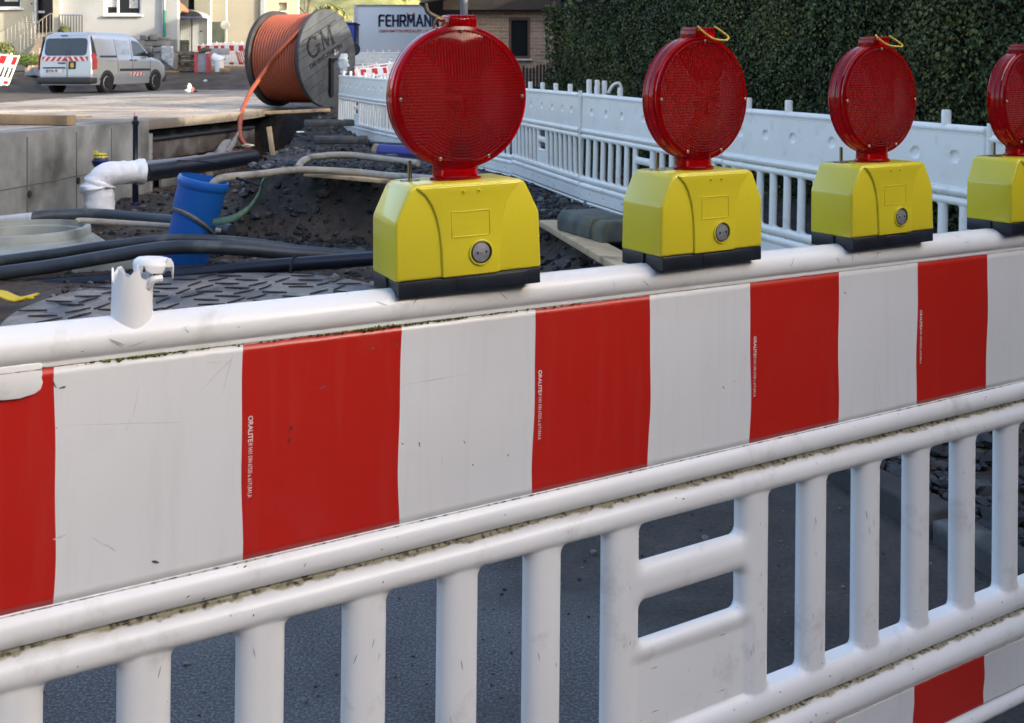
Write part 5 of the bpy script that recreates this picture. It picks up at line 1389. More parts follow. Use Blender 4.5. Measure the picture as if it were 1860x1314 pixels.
# ------------------------------------------------------------------ delivery van
def make_van():
    root = empty('delivery_van')
    m_sil = M('van_silver', (.50, .52, .55), .28, metal=.55, var=.03, coat=.6)
    m_dark = M('van_plastic', (.035, .038, .042), .6, var=.1)
    m_rub = M('tyre_rubber', (.018, .018, .018), .85, var=.3)
    m_rim_ = M('wheel_steel', (.5, .51, .52), .45, metal=.2)
    m_tail = M('tail_red', (.42, .02, .015), .2, coat=.8)
    m_gl = M('van_glass', (.02, .025, .03), .05, spec=.9)
    xr = lambda z: float(np.interp(z, [.28, .5, 1.05, 1.75, 1.84], [.02, 0, .04, .16, .35]))
    xf = lambda z: float(np.interp(z, [.28, .5, .8, .98, 1.08, 1.2, 1.75, 1.84], [4.05, 4.18, 4.14, 3.85, 3.42, 3.22, 2.55, 2.2]))
    hw = lambda z: float(np.interp(z, [.28, .5, 1.0, 1.1, 1.72, 1.84], [.86, .905, .905, .885, .79, .68]))
    zs = [.26, .3, .4, .5, .6, .7, .8, .88, .94, .98, 1.03, 1.08, 1.14, 1.2, 1.3, 1.45, 1.6, 1.7, 1.76, 1.80, 1.83, 1.845]
    ring_n = 8
    mb = MB(); rings = []
    for z in zs:
        x0, x1, w = xr(z), xf(z), hw(z); r = .13 if z < 1.7 else .2; vs = []
        for cx_, cy_, a0 in ((x1 - r * 1.6, w - r, 0), (x0 + r, w - r, 90), (x0 + r, -w + r, 180), (x1 - r * 1.6, -w + r, 270)):
            for k in range(ring_n + 1):
                a = R(a0 + 90 * k / ring_n); sx_ = 1.6 if cx_ > 1 else 1
                vs.append((cx_ + r * sx_ * math.cos(a), cy_ + r * math.sin(a), z))
        rings.append(vs)
    n = len(rings[0]); mb.v = [p for r in rings for p in r]
    for i in range(len(rings) - 1):
        for j in range(n): mb.f.append((i * n + j, i * n + (j + 1) % n, (i + 1) * n + (j + 1) % n, (i + 1) * n + j)); mb.mi.append(0)
    mb.f.append(tuple(range(n - 1, -1, -1))); mb.mi.append(0); mb.f.append(tuple((len(rings) - 1) * n + j for j in range(n))); mb.mi.append(0)
    mb.build('body', m_sil, root, smooth=True)
    def side(name, pts, mat, off=.006, parent=root, s=-1, thick=.012):
        # densify and build a thin plate following the flank
        P_ = []
        for i in range(len(pts)):
            a, b_ = pts[i], pts[(i + 1) % len(pts)]
            for k in range(4): P_.append((a[0] + (b_[0] - a[0]) * k / 4, a[1] + (b_[1] - a[1]) * k / 4))
        cx_ = sum(p[0] for p in P_) / len(P_); cz = sum(p[1] for p in P_) / len(P_)
        mb = MB(); lay = []
        for f_, o_ in ((1, -thick), (1, 0), (.66, 0), (.33, 0)):
            for p in P_:
                x, z = cx_ + (p[0] - cx_) * f_, cz + (p[1] - cz) * f_
                mb.v.append((x, s * (hw(z) + off + o_), z))
        mb.v.append((cx_, s * (hw(cz) + off), cz)); m_ = len(P_)
        for l in range(3):
            for j in range(m_): mb.f.append((l * m_ + j, l * m_ + (j + 1) % m_, (l + 1) * m_ + (j + 1) % m_, (l + 1) * m_ + j)); mb.mi.append(0)
        for j in range(m_): mb.f.append((3 * m_ + j, 3 * m_ + (j + 1) % m_, 4 * m_)); mb.mi.append(0)
        return mb.build(name, mat, parent, smooth=False)
    def rear(name, pts, mat, off=.012, parent=root, thick=.02):
        mb = MB()
        for o_ in (thick, 0):
            for (y, z) in pts: mb.v.append((xr(z) - off + o_, y, z))
        cy_ = sum(p[0] for p in pts) / len(pts); cz = sum(p[1] for p in pts) / len(pts); mb.v.append((xr(cz) - off, cy_, cz)); m_ = len(pts)
        for j in range(m_): mb.f += [(j, (j + 1) % m_, m_ + (j + 1) % m_, m_ + j), (m_ + j, m_ + (j + 1) % m_, 2 * m_)]; mb.mi += [0, 0]
        return mb.build(name, mat, parent)
    for s in (-1, 1):
        dw = side('door_window', [(2.22, 1.13), (3.10, 1.13), (2.98, 1.26), (2.62, 1.56), (2.30, 1.63), (2.22, 1.60)], m_gl, s=s)
        side('side_panel', [(1.30, 1.16), (2.02, 1.16), (2.02, 1.60), (1.36, 1.62)], M('van_panel', (.42, .45, .50), .3, metal=.5, coat=.5), .004, s=s)
        side('slide_rail', [(.45, 1.08), (1.32, 1.08), (1.32, 1.14), (.45, 1.14)], m_dark, .008, s=s)
        side('rubbing_strip', [(1.45, .66), (3.15, .66), (3.17, .73), (1.45, .74)], m_dark, .014, s=s)
        side('rear_pillar', [(.08, 1.12), (.30, 1.12), (.24, 1.5), (.20, 1.72), (.15, 1.72)], m_dark, .006, s=s)
        side('tail_light', [(.045, .72), (.26, .74), (.27, 1.0), (.23, 1.22), (.06, 1.2)], m_tail, .010, s=s)
        for x0 in (1.36, 2.13, 3.17):
            side('door_gap', [(x0, .42), (x0 + .012, .42), (x0 + .012 - (.08 if x0 < 2 else 0), 1.66 if x0 < 3 else 1.1), (x0 - (.08 if x0 < 2 else 0), 1.66 if x0 < 3 else 1.1)], m_dark, .004, s=s, thick=.006)
        for x0 in (1.98, 2.22): side('door_handle', [(x0, .985), (x0 + .15, .985), (x0 + .15, 1.02), (x0, 1.02)], m_dark, .02, s=s)
        for x0, nm in ((.78, 'rear'), (3.47, 'front')):
            side('wheel_arch', [(x0 + .385 * math.cos(R(a)), .32 + .385 * math.sin(R(a))) for a in range(0, 360, 24) if .32 + .385 * math.sin(R(a)) > .27] , m_dark, .004, s=s, thick=.006)
            mb = MB(); c = (x0, s * .87, .315)
            mb.lathe([(.19, -.06 * -s), (.20, .03 * s), (.22, .045 * s), (.30, .045 * s), (.318, .02 * s), (.318, -.16 * s), (.05, -.16 * s)], 28, 'Y', c); w = mb.build('wheel', m_rub, root, smooth=True)
            mb = MB(); mb.lathe([(.205, .036 * s), (.195, .045 * s), (.18, .03 * s), (.13, .01 * s), (.10, .03 * s), (.07, .045 * s), (.0001, .05 * s)], 24, 'Y', c)
            for k in range(12):
                a = R(k * 30); mb.box((c[0] + .165 * math.cos(a), c[1] + s * .033, c[2] + .165 * math.sin(a)), (.05, .02, .045), rot=Euler((0, -a, 0)))
            mb.build('rim', m_rim_, w)
        mb = MB(); mb.prism([(-.09, -.08), (.09, -.09), (.10, .06), (-.02, .10), (-.10, .05)], 0, .10, 'X'); o = mb.build('mirror', m_dark, root, bevel=.02); o.location = (2.98, s * 1.0, 1.17)
    # stripes on the door
    wp = M('warning_stripe_white', (.62, .60, .58), .4); wr = M('warning_stripe_red', (.45, .03, .035), .4)
    o = side('warning_panel', [(2.02, .50), (2.78, .50), (2.78, .62), (2.02, .62)], wp, .008)
    for k in range(4): side('red_stripe', [(2.05 + k * .19, .50), (2.13 + k * .19, .50), (2.20 + k * .19, .62), (2.12 + k * .19, .62)], wr, .011, o)
    side('fuel_stain', [(.5, .0), (.5, .0), (.5, .0)], m_dark) if False else None
    # bumper
    mb = MB(); mb.box((.10, 0, .40), (.36, 1.84, .20)); mb.build('rear_bumper', m_dark, root, bevel=.06, seg=3)
    mb = MB(); mb.box((4.05, 0, .40), (.30, 1.74, .24)); mb.build('front_bumper', m_dark, root, bevel=.01)
    # rear window and doors
    def rr_(y0, y1, z0, z1, r):
        out = []
        for cy_, cz, a0 in ((y1 - r, z1 - r, 0), (y0 + r, z1 - r, 90), (y0 + r, z0 + r, 180), (y1 - r, z0 + r, 270)):
            for k in range(4): a = R(a0 + 30 * k); out.append((cy_ + r * math.cos(a), cz + r * math.sin(a)))
        return out
    rear('rear_window', rr_(-.70, .70, 1.14, 1.66, .12), m_gl)
    mb = MB(); mb.box((-.01, -.09, .86), (.012, .012, .9)); mb.build('door_gap', m_dark, root)
    ch = rear('chevron_panel', rr_(-.76, .76, .98, 1.11, .01), wp, .014)
    for k in range(-4, 5):
        y = k * .19; d = .05 * (1 if k < 0 else -1)
        if k == 0: pts = [(-.12, .98), (.12, .98), (.0, 1.11)]
        else: pts = [(y - .05 - d, .98), (y + .05 - d, .98), (y + .05 + d, 1.11), (y - .05 + d, 1.11)]
        pts = [(max(-.76, min(.76, a)), b_) for a, b_ in pts]; rear('red_stripe', pts, wr, .018, ch)
    rear('plate_recess', rr_(-.02, .72, .76, .80, .015), m_dark, .03)
    pl = rear('number_plate', rr_(.06, .60, .63, .74, .012), M('plate_white', (.6, .6, .6), .4), .026)
    rear('plate_blue', rr_(.555, .598, .635, .735, .006), M('plate_blue', (.02, .05, .3), .4), .029, pl)
    t = text_obj('plate_text', 'Z\u00b7PA 70', .095, m_st, pl, (-.036 + .02, .53, .655), (R(90), 0, R(-90)), .002, .003, .95)
    st_ = rear('sticker', rr_(-.36, -.14, .74, .97, .01), M('sticker_black', (.015, .015, .015), .5), .02)
    rear('sticker_motif', [(-.31, .80), (-.24, .77), (-.18, .84), (-.22, .93), (-.30, .92)], M('sticker_yellow', (.55, .35, .06), .5), .024, st_)
    rear('grab_handle', rr_(-.02, .22, .90, .94, .015), m_dark, .03)
    rear('brake_light', rr_(-.02, .20, 1.725, 1.75, .008), m_dark, .02)
    return root
van = make_van()
tag(van, 'silver delivery van with red and white warning stripes parked on the dirt by the house', 'van')
VR = W(167, 168, 30.6)
hd_ = math.atan2(.978, .205)
fwd = Vector((math.cos(hd_), math.sin(hd_), 0)); lft = Vector((-fwd.y, fwd.x, 0))
vo = Vector((VR.x, VR.y, 0)) + lft * .9
vz = .955
van.location = (vo.x, vo.y, vz); van.rotation_euler = (0, R(-1.3), hd_)

# ------------------------------------------------------------------ left house
YH = 42.0
m_cream = M('render_cream', (.43, .40, .31), .9, var=.05, vs=1, bump=.2, bs=40, bd=.004, col2=(.37, .34, .27), c2s=.7, c2lo=.5, c2hi=.8)
m_grey = M('render_grey', (.37, .38, .38), .9, var=.06, vs=.8, bump=.25, bs=30, bd=.005, col2=(.31, .32, .32), c2s=.6)
m_fr = M('window_frame_white', (.72, .73, .72), .45)
m_curt = M('curtain', (.45, .45, .44), .9, var=.5, vs=14)
lh = empty('left_house', W(200, 150, YH)); lh.location.z = 1.1; lh.name = 'rendered_house'
H1 = Vector(lh.location); tag(lh, 'pale rendered house behind the van with entrance steps and white framed windows', 'house')
def window(parent, org, x0, x1, y0, y1, Y, mull=()):
    f = MB(); e = 3.2
    for (a, b_, c, d) in [(x0, x0 + e, y0, y1), (x1 - e, x1, y0, y1), (x0 + e, x1 - e, y1 - e, y1), (x0 + e, x1 - e, y0, y0 + e)] + [(m_ - 1.6, m_ + 1.6, y0 + e, y1 - e) for m_ in mull]:
        p, q = W(a, d, Y), W(b_, c, Y); f.box(Vector(((p.x + q.x) / 2, Y + .16, (p.z + q.z) / 2)) - org, (q.x - p.x, .08, q.z - p.z))
    f = f.build('window', m_fr, parent)
    bxp(f, org, x0 + 1, x1 - 1, y0 + 1, y1 - 1, Y + .22, .02, m_glass, 'pane')
    bxp(f, org, x0 + 3, x0 + (x1 - x0) * .42, y0 + 4, y1 - 14, Y + .206, .006, m_curt, 'curtain')
    bxp(f, org, x1 - (x1 - x0) * .30, x1 - 4, y0 + 4, y1 - 12, Y + .206, .006, m_curt, 'curtain')
    bxp(f, org, x0 - 2, x1 + 3, y1, y1 + 3, Y - .12, .16, m_fr, 'sill')
    return f
wall_window(lh, H1, 98, 322, 0, 0, .9, 8.5, YH, [(188, 256, -70, 28)], m_grey, 'wall')
window(lh, H1, 189, 255, -69, 27, YH, (212,))
wall_window(lh, H1, -260, 98, 0, 0, .9, 8.5, YH + .8, [(-60, 38, -80, 16), (65.5, 96, -100, 60)], m_cream, 'porch_wall')
window(lh, H1, -59, 37, -79, 15, YH + .8, (-20,))
dr_ = bxp(lh, H1, 66, 96, -99, 59.5, YH + 1.0, .06, M('door_brown', (.045, .035, .028), .5, var=.3), 'door')
bxp(dr_, H1, 68, 79, -60, 45, YH + .98, .02, m_glass, 'pane'); bxp(dr_, H1, 69, 81, 20, 24, YH + .95, .03, m_white, 'letter_slot'); bxp(dr_, H1, 62.5, 65.5, -90, 62, YH + .7, .1, m_fr, 'door_frame')
bxp(lh, H1, 96, 108, -120, 62, YH - .25, .5, M('pillar', (.42, .40, .32), .9), 'pillar')
bxp(lh, H1, 56, 58.5, 5.6, 8.2, YH + .77, .03, m_black, 'bell_plate')
bxp(lh, H1, 98.2, 321.8, 72, 170, YH - .03, .1, M('plinth', (.20, .20, .19), .9, var=.2), 'plinth')
mb = MB(); p = W(321.5, 0, YH + .31); q = W(321.5, 0, YH + 8.5); mb.prism([(p.x - H1.x - .3, YH + .31 - H1.y), (p.x - H1.x, YH + .31 - H1.y), (q.x - H1.x, q.y - H1.y), (q.x - H1.x - .3, q.y - H1.y)], .9 - H1.z, 8.45 - H1.z, 'Z'); mb.build('gable_wall', m_grey, lh)
mb = MB(); p, q = W(-260, 0, YH), W(330, 0, YH); mb.prism([(-.6, 8.52), (9.0, 8.52), (4.2, 12)], p.x - H1.x - .4, q.x - H1.x, 'X'); o = mb.build('roof', M('tile_roof', (.28, .09, .05), .8, var=.3), lh); o.location.z = -H1.z
# downpipe
mb = MB(); p = W(299, 19, YH - .12); q = W(299, -160, YH - .12); r2 = W(299, 70, YH - .12); mb.tube([p - H1, q - H1], .055, 10); dpi = mb.build('downpipe', m_zinc, lh, smooth=True)
mb = MB(); mb.tube([r2 - H1, p - H1], .063, 10); mb.build('green_section', M('green_pipe', (.02, .16, .11), .5), dpi, smooth=True)
# steps with railings
sx0, sx1 = W(38, 0, 41).x, W(105, 0, 41).x
es = empty('entrance_steps', ((sx0 + sx1) / 2, 41.0, 1.6)); tag(es, 'concrete entrance steps with thin metal railings in front of the brown door', 'steps'); E1 = Vector(es.location)
for i in range(7):
    zt = W(0, 62 + i * 6.4, 41).z; x0 = sx0 + .4 - i * .16
    mb = MB(); mb.box(Vector(((x0 + sx1) / 2, 41.9 - i * .22, (zt + 1.4) / 2)) - E1, (sx1 - x0 - i * .35, .24 + (.9 if i == 0 else 0), zt - 1.4)); mb.build('step', M('step_concrete', (.26, .22, .18), .9, var=.2), es)
m_rail = M('rail_metal', (.30, .28, .24), .5, metal=.3)
def railing(pa, pb, Y, hpx, n, nm='railing'):
    mb = MB(); a, b_ = W(pa[0], pa[1], Y), W(pb[0], pb[1], Y); sc = Y / FPX
    mb.tube([a - E1, b_ - E1], .022, 6)
    mb.tube([a - E1 - Vector((0, 0, hpx * sc)), b_ - E1 - Vector((0, 0, hpx * sc))], .015, 6)
    for i in range(n): p = a.lerp(b_, i / (n - 1)); mb.tube([p - E1, p - E1 - Vector((0, 0, hpx * sc))], .011, 5)
    return mb.build(nm, m_rail, es)
railing((0, 58), (55, 24), 40.4, 33, 9); railing((55, 24), (60, 24), 40.4, 36, 2)
railing((37, 62), (91, 25), 40.0, 33, 9); railing((38, 40), (62, 40), 41.2, 30, 5); railing((91, 25), (96, 26), 40.0, 34, 2)
lr = empty('metal_railing', W(128, 60, 41.6)); E1s = E1; E1 = Vector(lr.location); tag(lr, 'dark metal railing in front of the grey house wall, above the van roof', 'railing')
mb = MB(); a, b_ = W(108, 27, 41.6), W(149, 27, 41.6); sc = 41.6 / FPX; mb.tube([a - E1, b_ - E1], .03, 6)
mb.build('handrail', m_zinc, lr)
for i in range(9): mb = MB(); p = a.lerp(b_, i / 8); mb.box(p - E1 - Vector((0, 0, .75)), (.045, .03, 1.5)); mb.build('baluster', M('baluster', (.09, .10, .11), .6), lr)

def bush(name, c, rx, rz_, n, size, label, cat='bush', mats=None, seed=1, flat=1.0):
    r_ = np.random.default_rng(seed); d = r_.normal(0, 1, (n, 3)); d /= np.linalg.norm(d, axis=1)[:, None]; d[:, 2] = np.abs(d[:, 2]) * 1.0
    r = r_.uniform(.35, 1, n) ** .5 * (1 + .5 * fbm(d[:, 0] * 3 + seed, d[:, 2] * 3, seed))
    P = d * r[:, None] * np.array([rx, rx * flat, rz_]); root = empty(name, c)
    leaves('foliage', P, d, r_.uniform(size * .7, size * 1.3, n), mats or lm, root, seed, .8)
    mb = MB()
    for k in range(6):
        a = k * 1.05; mb.tube([(0, 0, -.1), (rx * .3 * math.cos(a), rx * .3 * math.sin(a), rz_ * .4), (rx * .6 * math.cos(a), rx * .6 * flat * math.sin(a), rz_ * .75)], [.02, .012, .005], 5)
    mb.build('stems', m_timber, root); tag(root, label, cat); return root
gm = [leaf_mat('grass_leaf', (.12, .20, .03)), leaf_mat('grass_leaf2', (.17, .24, .05)), leaf_mat('grass_leaf3', (.08, .13, .03))]
bush('bush', W(6, 104, 38.5), .48, .6, 1400, .07, 'dark bush at the left edge below the stair railing', seed=4)
bush('bush', W(48, 118, 37.5), .9, .45, 1800, .06, 'low bright green bush between the leaning barrier and the van', mats=gm, seed=5)
bush('potted_plant', W(117, 58, 41.2), .24, .26, 500, .06, 'small dark potted plant before the railing above the van roof', 'plant', seed=6)

# ------------------------------------------------------------------ porch and further houses
YG = 50.0
m_poly = M('polycarbonate', (.33, .36, .38), .35, var=.15, vs=3, trans=.0, coat=.3)
po = empty('arched_porch', W(350, 118, YG)); Q0 = Vector(po.location); tag(po, 'grey porch with an arched translucent roof between the two houses', 'porch')
bxp(po, Q0, 319, 347.5, 35, 122, YG, .05, m_poly, 'side_screen'); bxp(po, Q0, 349, 376, 34, 122, YG, .05, m_poly, 'door')
for x in range(321, 347, 4): bxp(po, Q0, x, x + 1, 36, 121, YG - .03, .03, M('screen_rib', (.42, .44, .45), .5), 'screen_rib')
bxp(po, Q0, 363, 367, 56, 58, YG - .05, .04, m_black, 'handle'); bxp(po, Q0, 347.5, 349, 30, 122, YG - .04, .1, m_dkpipe, 'post'); bxp(po, Q0, 376.5, 379.5, 30, 122, YG - .2, .3, m_fr, 'post')
mb = MB(); pts = []; sc = YG / FPX
for t in range(0, 181, 12): pts.append((-.0 + 31.5 * sc * -math.cos(R(t)), 15 * sc * math.sin(R(t))))
pts2 = [(x * .96, z * .90 - .0) for x, z in reversed(pts)]; mb.prism(pts + pts2, -1.2, .1); o = mb.build('arched_roof', M('arch_plastic', (.22, .26, .33), .35, coat=.3), po); o.location = Vector(W(350, 35, YG)) - Q0
mb = MB(); mb.prism(pts, .05, .08); o = mb.build('arch_infill', m_poly, po); o.location = Vector(W(350, 35, YG)) - Q0
mb = MB(); mb.tube([(-31 * sc, -1.2, 0), (31 * sc, -1.2, 0)], .04, 8); o = mb.build('arch_rail', M('blue_rail', (.06, .08, .2), .5), po); o.location = Vector(W(350, 35, YG)) - Q0
YK = 53.5
wh = empty('white_house', W(355, 118, YK)); Q1 = Vector(wh.location); tag(wh, 'whitish house wall with a small dark window above the arched porch', 'house')
wall_window(wh, Q1, 290, 381, 0, 0, .8, 9, YK, [(341, 353, -20, 17)], M('white_render', (.36, .36, .31), .9, var=.06, bump=.2, bs=20), 'wall')
bxp(wh, Q1, 341.5, 352.5, -19, 16.5, YK + .1, .04, m_glass, 'window'); bxp(wh, Q1, 339.5, 354, 16.5, 18, YK - .05, .1, m_dkpipe, 'window_sill')
rt_ = empty('porch_roof', W(326, 20, 48)); Q2 = Vector(rt_.location); tag(rt_, 'small red tiled canopy at the corner of the rendered house', 'canopy')
mb = MB(); mb.prism([(-.35, .58), (.05, .28), (.25, .02), (.22, -.04), (-.35, .0)], -.6, .6); mb.build('tiles', M('red_tiles', (.42, .12, .06), .75, var=.25, vs=10, bump=.4, bs=20), rt_)
mb = MB(); mb.box((-.17, 0, -.22), (.2, .6, .35)); mb.build('bracket', m_timber, rt_)
mb = MB(); mb.tube(spline([(.25, -.6, 0), (.2, -.6, -.15), (-.05, -.6, -.42), (-.2, -.6, -.5)], 4), .035, 8); mb.build('gutter_pipe', m_zinc, rt_, smooth=True)
YW = 51.5
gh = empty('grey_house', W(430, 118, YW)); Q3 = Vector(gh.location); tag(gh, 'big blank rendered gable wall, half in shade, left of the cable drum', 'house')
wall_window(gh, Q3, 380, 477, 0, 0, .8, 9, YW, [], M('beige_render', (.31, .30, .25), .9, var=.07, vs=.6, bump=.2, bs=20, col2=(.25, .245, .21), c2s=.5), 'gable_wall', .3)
bxp(gh, Q3, 384, 408, 40, 82, YW - .05, .04, M('dark_gate', (.06, .075, .06), .8, var=.4, vs=2), 'garage_door')
bxp(gh, Q3, 473, 480, -90, 110, YW - .15, .3, M('corner_strip', (.30, .32, .36), .8), 'corner_strip')
mb = MB(); p, q = W(384, 0, YW), W(384, 112, YW); mb.tube([Vector((p.x, YW - .12, 8)) - Q3, Vector((p.x, YW - .12, q.z)) - Q3], .05, 8); mb.build('downpipe', m_fr, gh)
ch_ = empty('cream_house', W(510, 118, 60)); Q4 = Vector(ch_.location); tag(ch_, 'sunlit cream house with a small shuttered window, above the cable drum', 'house')
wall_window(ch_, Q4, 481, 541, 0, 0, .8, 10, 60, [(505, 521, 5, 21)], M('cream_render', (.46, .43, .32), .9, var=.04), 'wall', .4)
bxp(ch_, Q4, 505.3, 520.7, 5.3, 17, 60.2, .05, M('shutter', (.42, .38, .28), .7), 'shutter'); bxp(ch_, Q4, 504, 522, 20, 22, 59.9, .1, m_fr, 'window_sill')
mb = MB(); p, q = W(481, 0, 60), W(541, 0, 60); mb.prism([(-.3, 0), (8.5, 0), (4, 3)], p.x - Q4.x - .2, q.x - Q4.x + .2, 'X'); o = mb.build('roof', M('tile_roof2', (.26, .09, .05), .8), ch_); o.location.z = 10 - Q4.z
sg = empty('round_sign', W(411, 84, 48)); Q5 = Vector(sg.location); tag(sg, 'pale pole with a round sign disc, seen from behind before the gable wall', 'sign')
mb = MB(); mb.tube([(0, 0, -.9), (0, 0, 4.5)], .05, 8); mb.build('pole', M('pole_pale', (.55, .56, .50), .5), sg, smooth=True)
mb = MB(); mb.lathe([(.0001, -.02), (.20, -.02), (.21, 0), (.0001, 0)], 24, 'Y', (-.04, -.06, W(0, 46, 48).z - Q5.z)); mb.build('disc', M('sign_back', (.42, .44, .42), .5), sg)

# ------------------------------------------------------------------ building materials beside the van
m_pav = M('pavers', (.17, .17, .165), .85, var=.25, vs=4, bump=.3, bs=20, col2=(.10, .105, .11), c2s=3)
Yp = 39.6
def pbox(px0, px1, py0, py1, Y, t): 
    a, b_ = W(px0, py1, Y), W(px1, py0, Y); return Vector(((a.x + b_.x) / 2, Y + t / 2, (a.z + b_.z) / 2)), (b_.x - a.x, t, b_.z - a.z)
pp = empty('paver_pallet', W(293, 131, Yp)); Z0 = Vector(pp.location); tag(pp, 'pallet of grey paving blocks under a loose plastic wrap, in front of the van bonnet', 'pallet')
c, d = pbox(270, 314, 96, 127, Yp, 1.0); mb = MB(); mb.box(c - Z0, d); mb.build('paving_blocks', m_pav, pp, bevel=.02)
c, d = pbox(268, 316, 128, 132, Yp, 1.0); mb = MB(); mb.box(c - Z0, d); mb.build('wooden_pallet', m_timber, pp)
mb = MB(); vs = []; n = 12
a, b_ = W(293, 84, Yp - .06), W(315, 126, Yp - .06)
for i in range(n + 1):
    for j in range(9):
        s, t = i / n, j / 8; p = Vector((a.x + (b_.x - a.x) * s, Yp - .09 - .03 * math.sin(s * 9 + t * 7), a.z + (b_.z - a.z) * (t * (.55 + .45 * s)))); vs.append(p - Z0)
fs = [(i * 9 + j, (i + 1) * 9 + j, (i + 1) * 9 + j + 1, i * 9 + j + 1) for i in range(n) for j in range(8)]
mb.add(vs, fs); o = mb.build('plastic_wrap', M('wrap', (.36, .38, .42), .25, var=.3, vs=12, bump=.4, bs=30), pp, smooth=True); sd = o.modifiers.new('t', 'SOLIDIFY'); sd.thickness = .01
sl = [(252, 276, 84, 97, 'lowest left'), (276, 303, 86, 95, 'lowest right'), (262, 300, 73, 84, 'long middle'), (256, 268, 64, 73, 'small upper left'), (270, 284, 62, 73, 'topmost'), (285, 301, 68, 73, 'thin pale upper right')]
for i, (x0, x1, y0, y1, nm) in enumerate(sl):
    c, d = pbox(x0, x1, y0, y1, Yp + .1 + (i % 3) * .08, .7); mb = MB(); mb.box(c, (d[0], d[1], d[2] * .96), rz=R((-4, 5, 2, -9, 8, 3)[i])); o = mb.build('kerb_block', m_pav, bevel=.015); tag(o, '%s of the grey kerb blocks stacked beside the house corner' % nm, 'kerb block', 'loose kerb blocks by the house')
m_slb = M('stone_slabs', (.13, .115, .09), .9, var=.35, vs=5, bump=.5, bs=18, bd=.02, col2=(.07, .06, .05), c2s=4)
hp = [(319, 362, 93, 102, 'top'), (321, 352, 102, 109, 'second'), (318, 356, 109, 116, 'middle'), (323, 360, 116, 123, 'fourth'), (320, 366, 123, 131, 'bottom')]
for i, (x0, x1, y0, y1, nm) in enumerate(hp):
    c, d = pbox(x0, x1, y0, y1, 40.2 + (i % 2) * .1, .8); mb = MB(); 
    for k in range(4):
        w = d[0] / 4; mb.prism([(-w * .55, -d[2] * .45), (w * .52, -d[2] * .40), (w * .56, d[2] * .35), (0, d[2] * rng.uniform(.3, .5)), (-w * .5, d[2] * .42)], -.4, .4)
        mb.v[-10:] = [(x + c.x - d[0] / 2 + w * (k + .5), y + c.y + rng.uniform(-.02, .02), z + c.z) for x, y, z in mb.v[-10:]]
    o = mb.build('broken_slab_layer', m_slb, bevel=.012); tag(o, '%s layer of the brown heap of broken slabs left of the red and white box' % nm, 'slabs', 'heap of broken slabs')
rb = empty('warning_box', W(365, 133, 39.3)); Z1 = Vector(rb.location); tag(rb, 'grey box with red reflective edges beside the heap of slabs', 'box')
c, d = pbox(355, 376, 98, 132, 39.3, .3); mb = MB(); mb.box(c - Z1, d); mb.build('body', M('box_grey', (.28, .30, .33), .6), rb, bevel=.01)
for x in (353, 374.5): c, d = pbox(x, x + 4, 97, 132.5, 39.22, .4); mb = MB(); mb.box(c - Z1, d); mb.build('red_edge', M('red_edge', (.50, .06, .08), .4), rb)
mb = MB(); c = W(370, 92, 39.4); mb.prism([(-.17, -.10), (.2, -.02), (.24, .06), (.05, .12), (-.1, .04)], -.2, .25); o = mb.build('torn_sack', m_slb, None, bevel=.015); o.location = c; tag(o, 'brown torn sack lying on the grey and red box', 'sack')
def bucket(c, rot, label):
    mb = MB(); mb.lathe([(.15, 0), (.19, .42), (.20, .42), (.20, .45), (.175, .45), (.145, .02)], 20, close=False); o = mb.build('bucket', m_white, smooth=True); o.location = c; o.rotation_euler = rot
    mb = MB(); mb.tube(spline([(-.155, 0, .33), (-.12, 0, .2), (0, -.16, .12), (.12, 0, .2), (.155, 0, .33)], 4), .006, 5); mb.build('handle', m_steel, o); tag(o, label, 'bucket', 'white plastic buckets'); return o
bucket(W(398, 131, 39.2), (0, 0, 0), 'upright white bucket right of the grey and red box')
bucket(W(386, 103, 39.3), (0, R(118), 0), 'tipped white bucket lying over the upright one')
mb = MB(); c, d = pbox(380, 417, 88, 100, 41, .06); mb.box(c, d); o = mb.build('site_board', M('site_board', (.36, .34, .34), .6), bevel=.01); tag(o, 'pale grey board before the distant red and white barriers', 'board')
mb = MB(); c, d = pbox(399, 412, 124, 131, 39.0, .5); mb.box(c, d); o = mb.build('timber_piece', m_timber, bevel=.01); tag(o, 'brown piece of timber lying beside the buckets', 'timber')
# picket screen by the corner
pk = empty('garden_fence', W(331, 92, 43)); Z2 = Vector(pk.location); tag(pk, 'small dark green picket fence at the corner of the rendered house', 'picket fence')
for i in range(8):
    c, d = pbox(320 + i * 2.9, 322 + i * 2.9, 73, 96, 43, .05); mb = MB(); mb.box(c - Z2, d); mb.build('picket', M('fence_green', (.05, .06, .04), .8), pk)
c, d = pbox(318, 344, 78, 80, 43.05, .05); mb = MB(); mb.box(c - Z2, d); mb.build('rail', m_dkwood, pk)
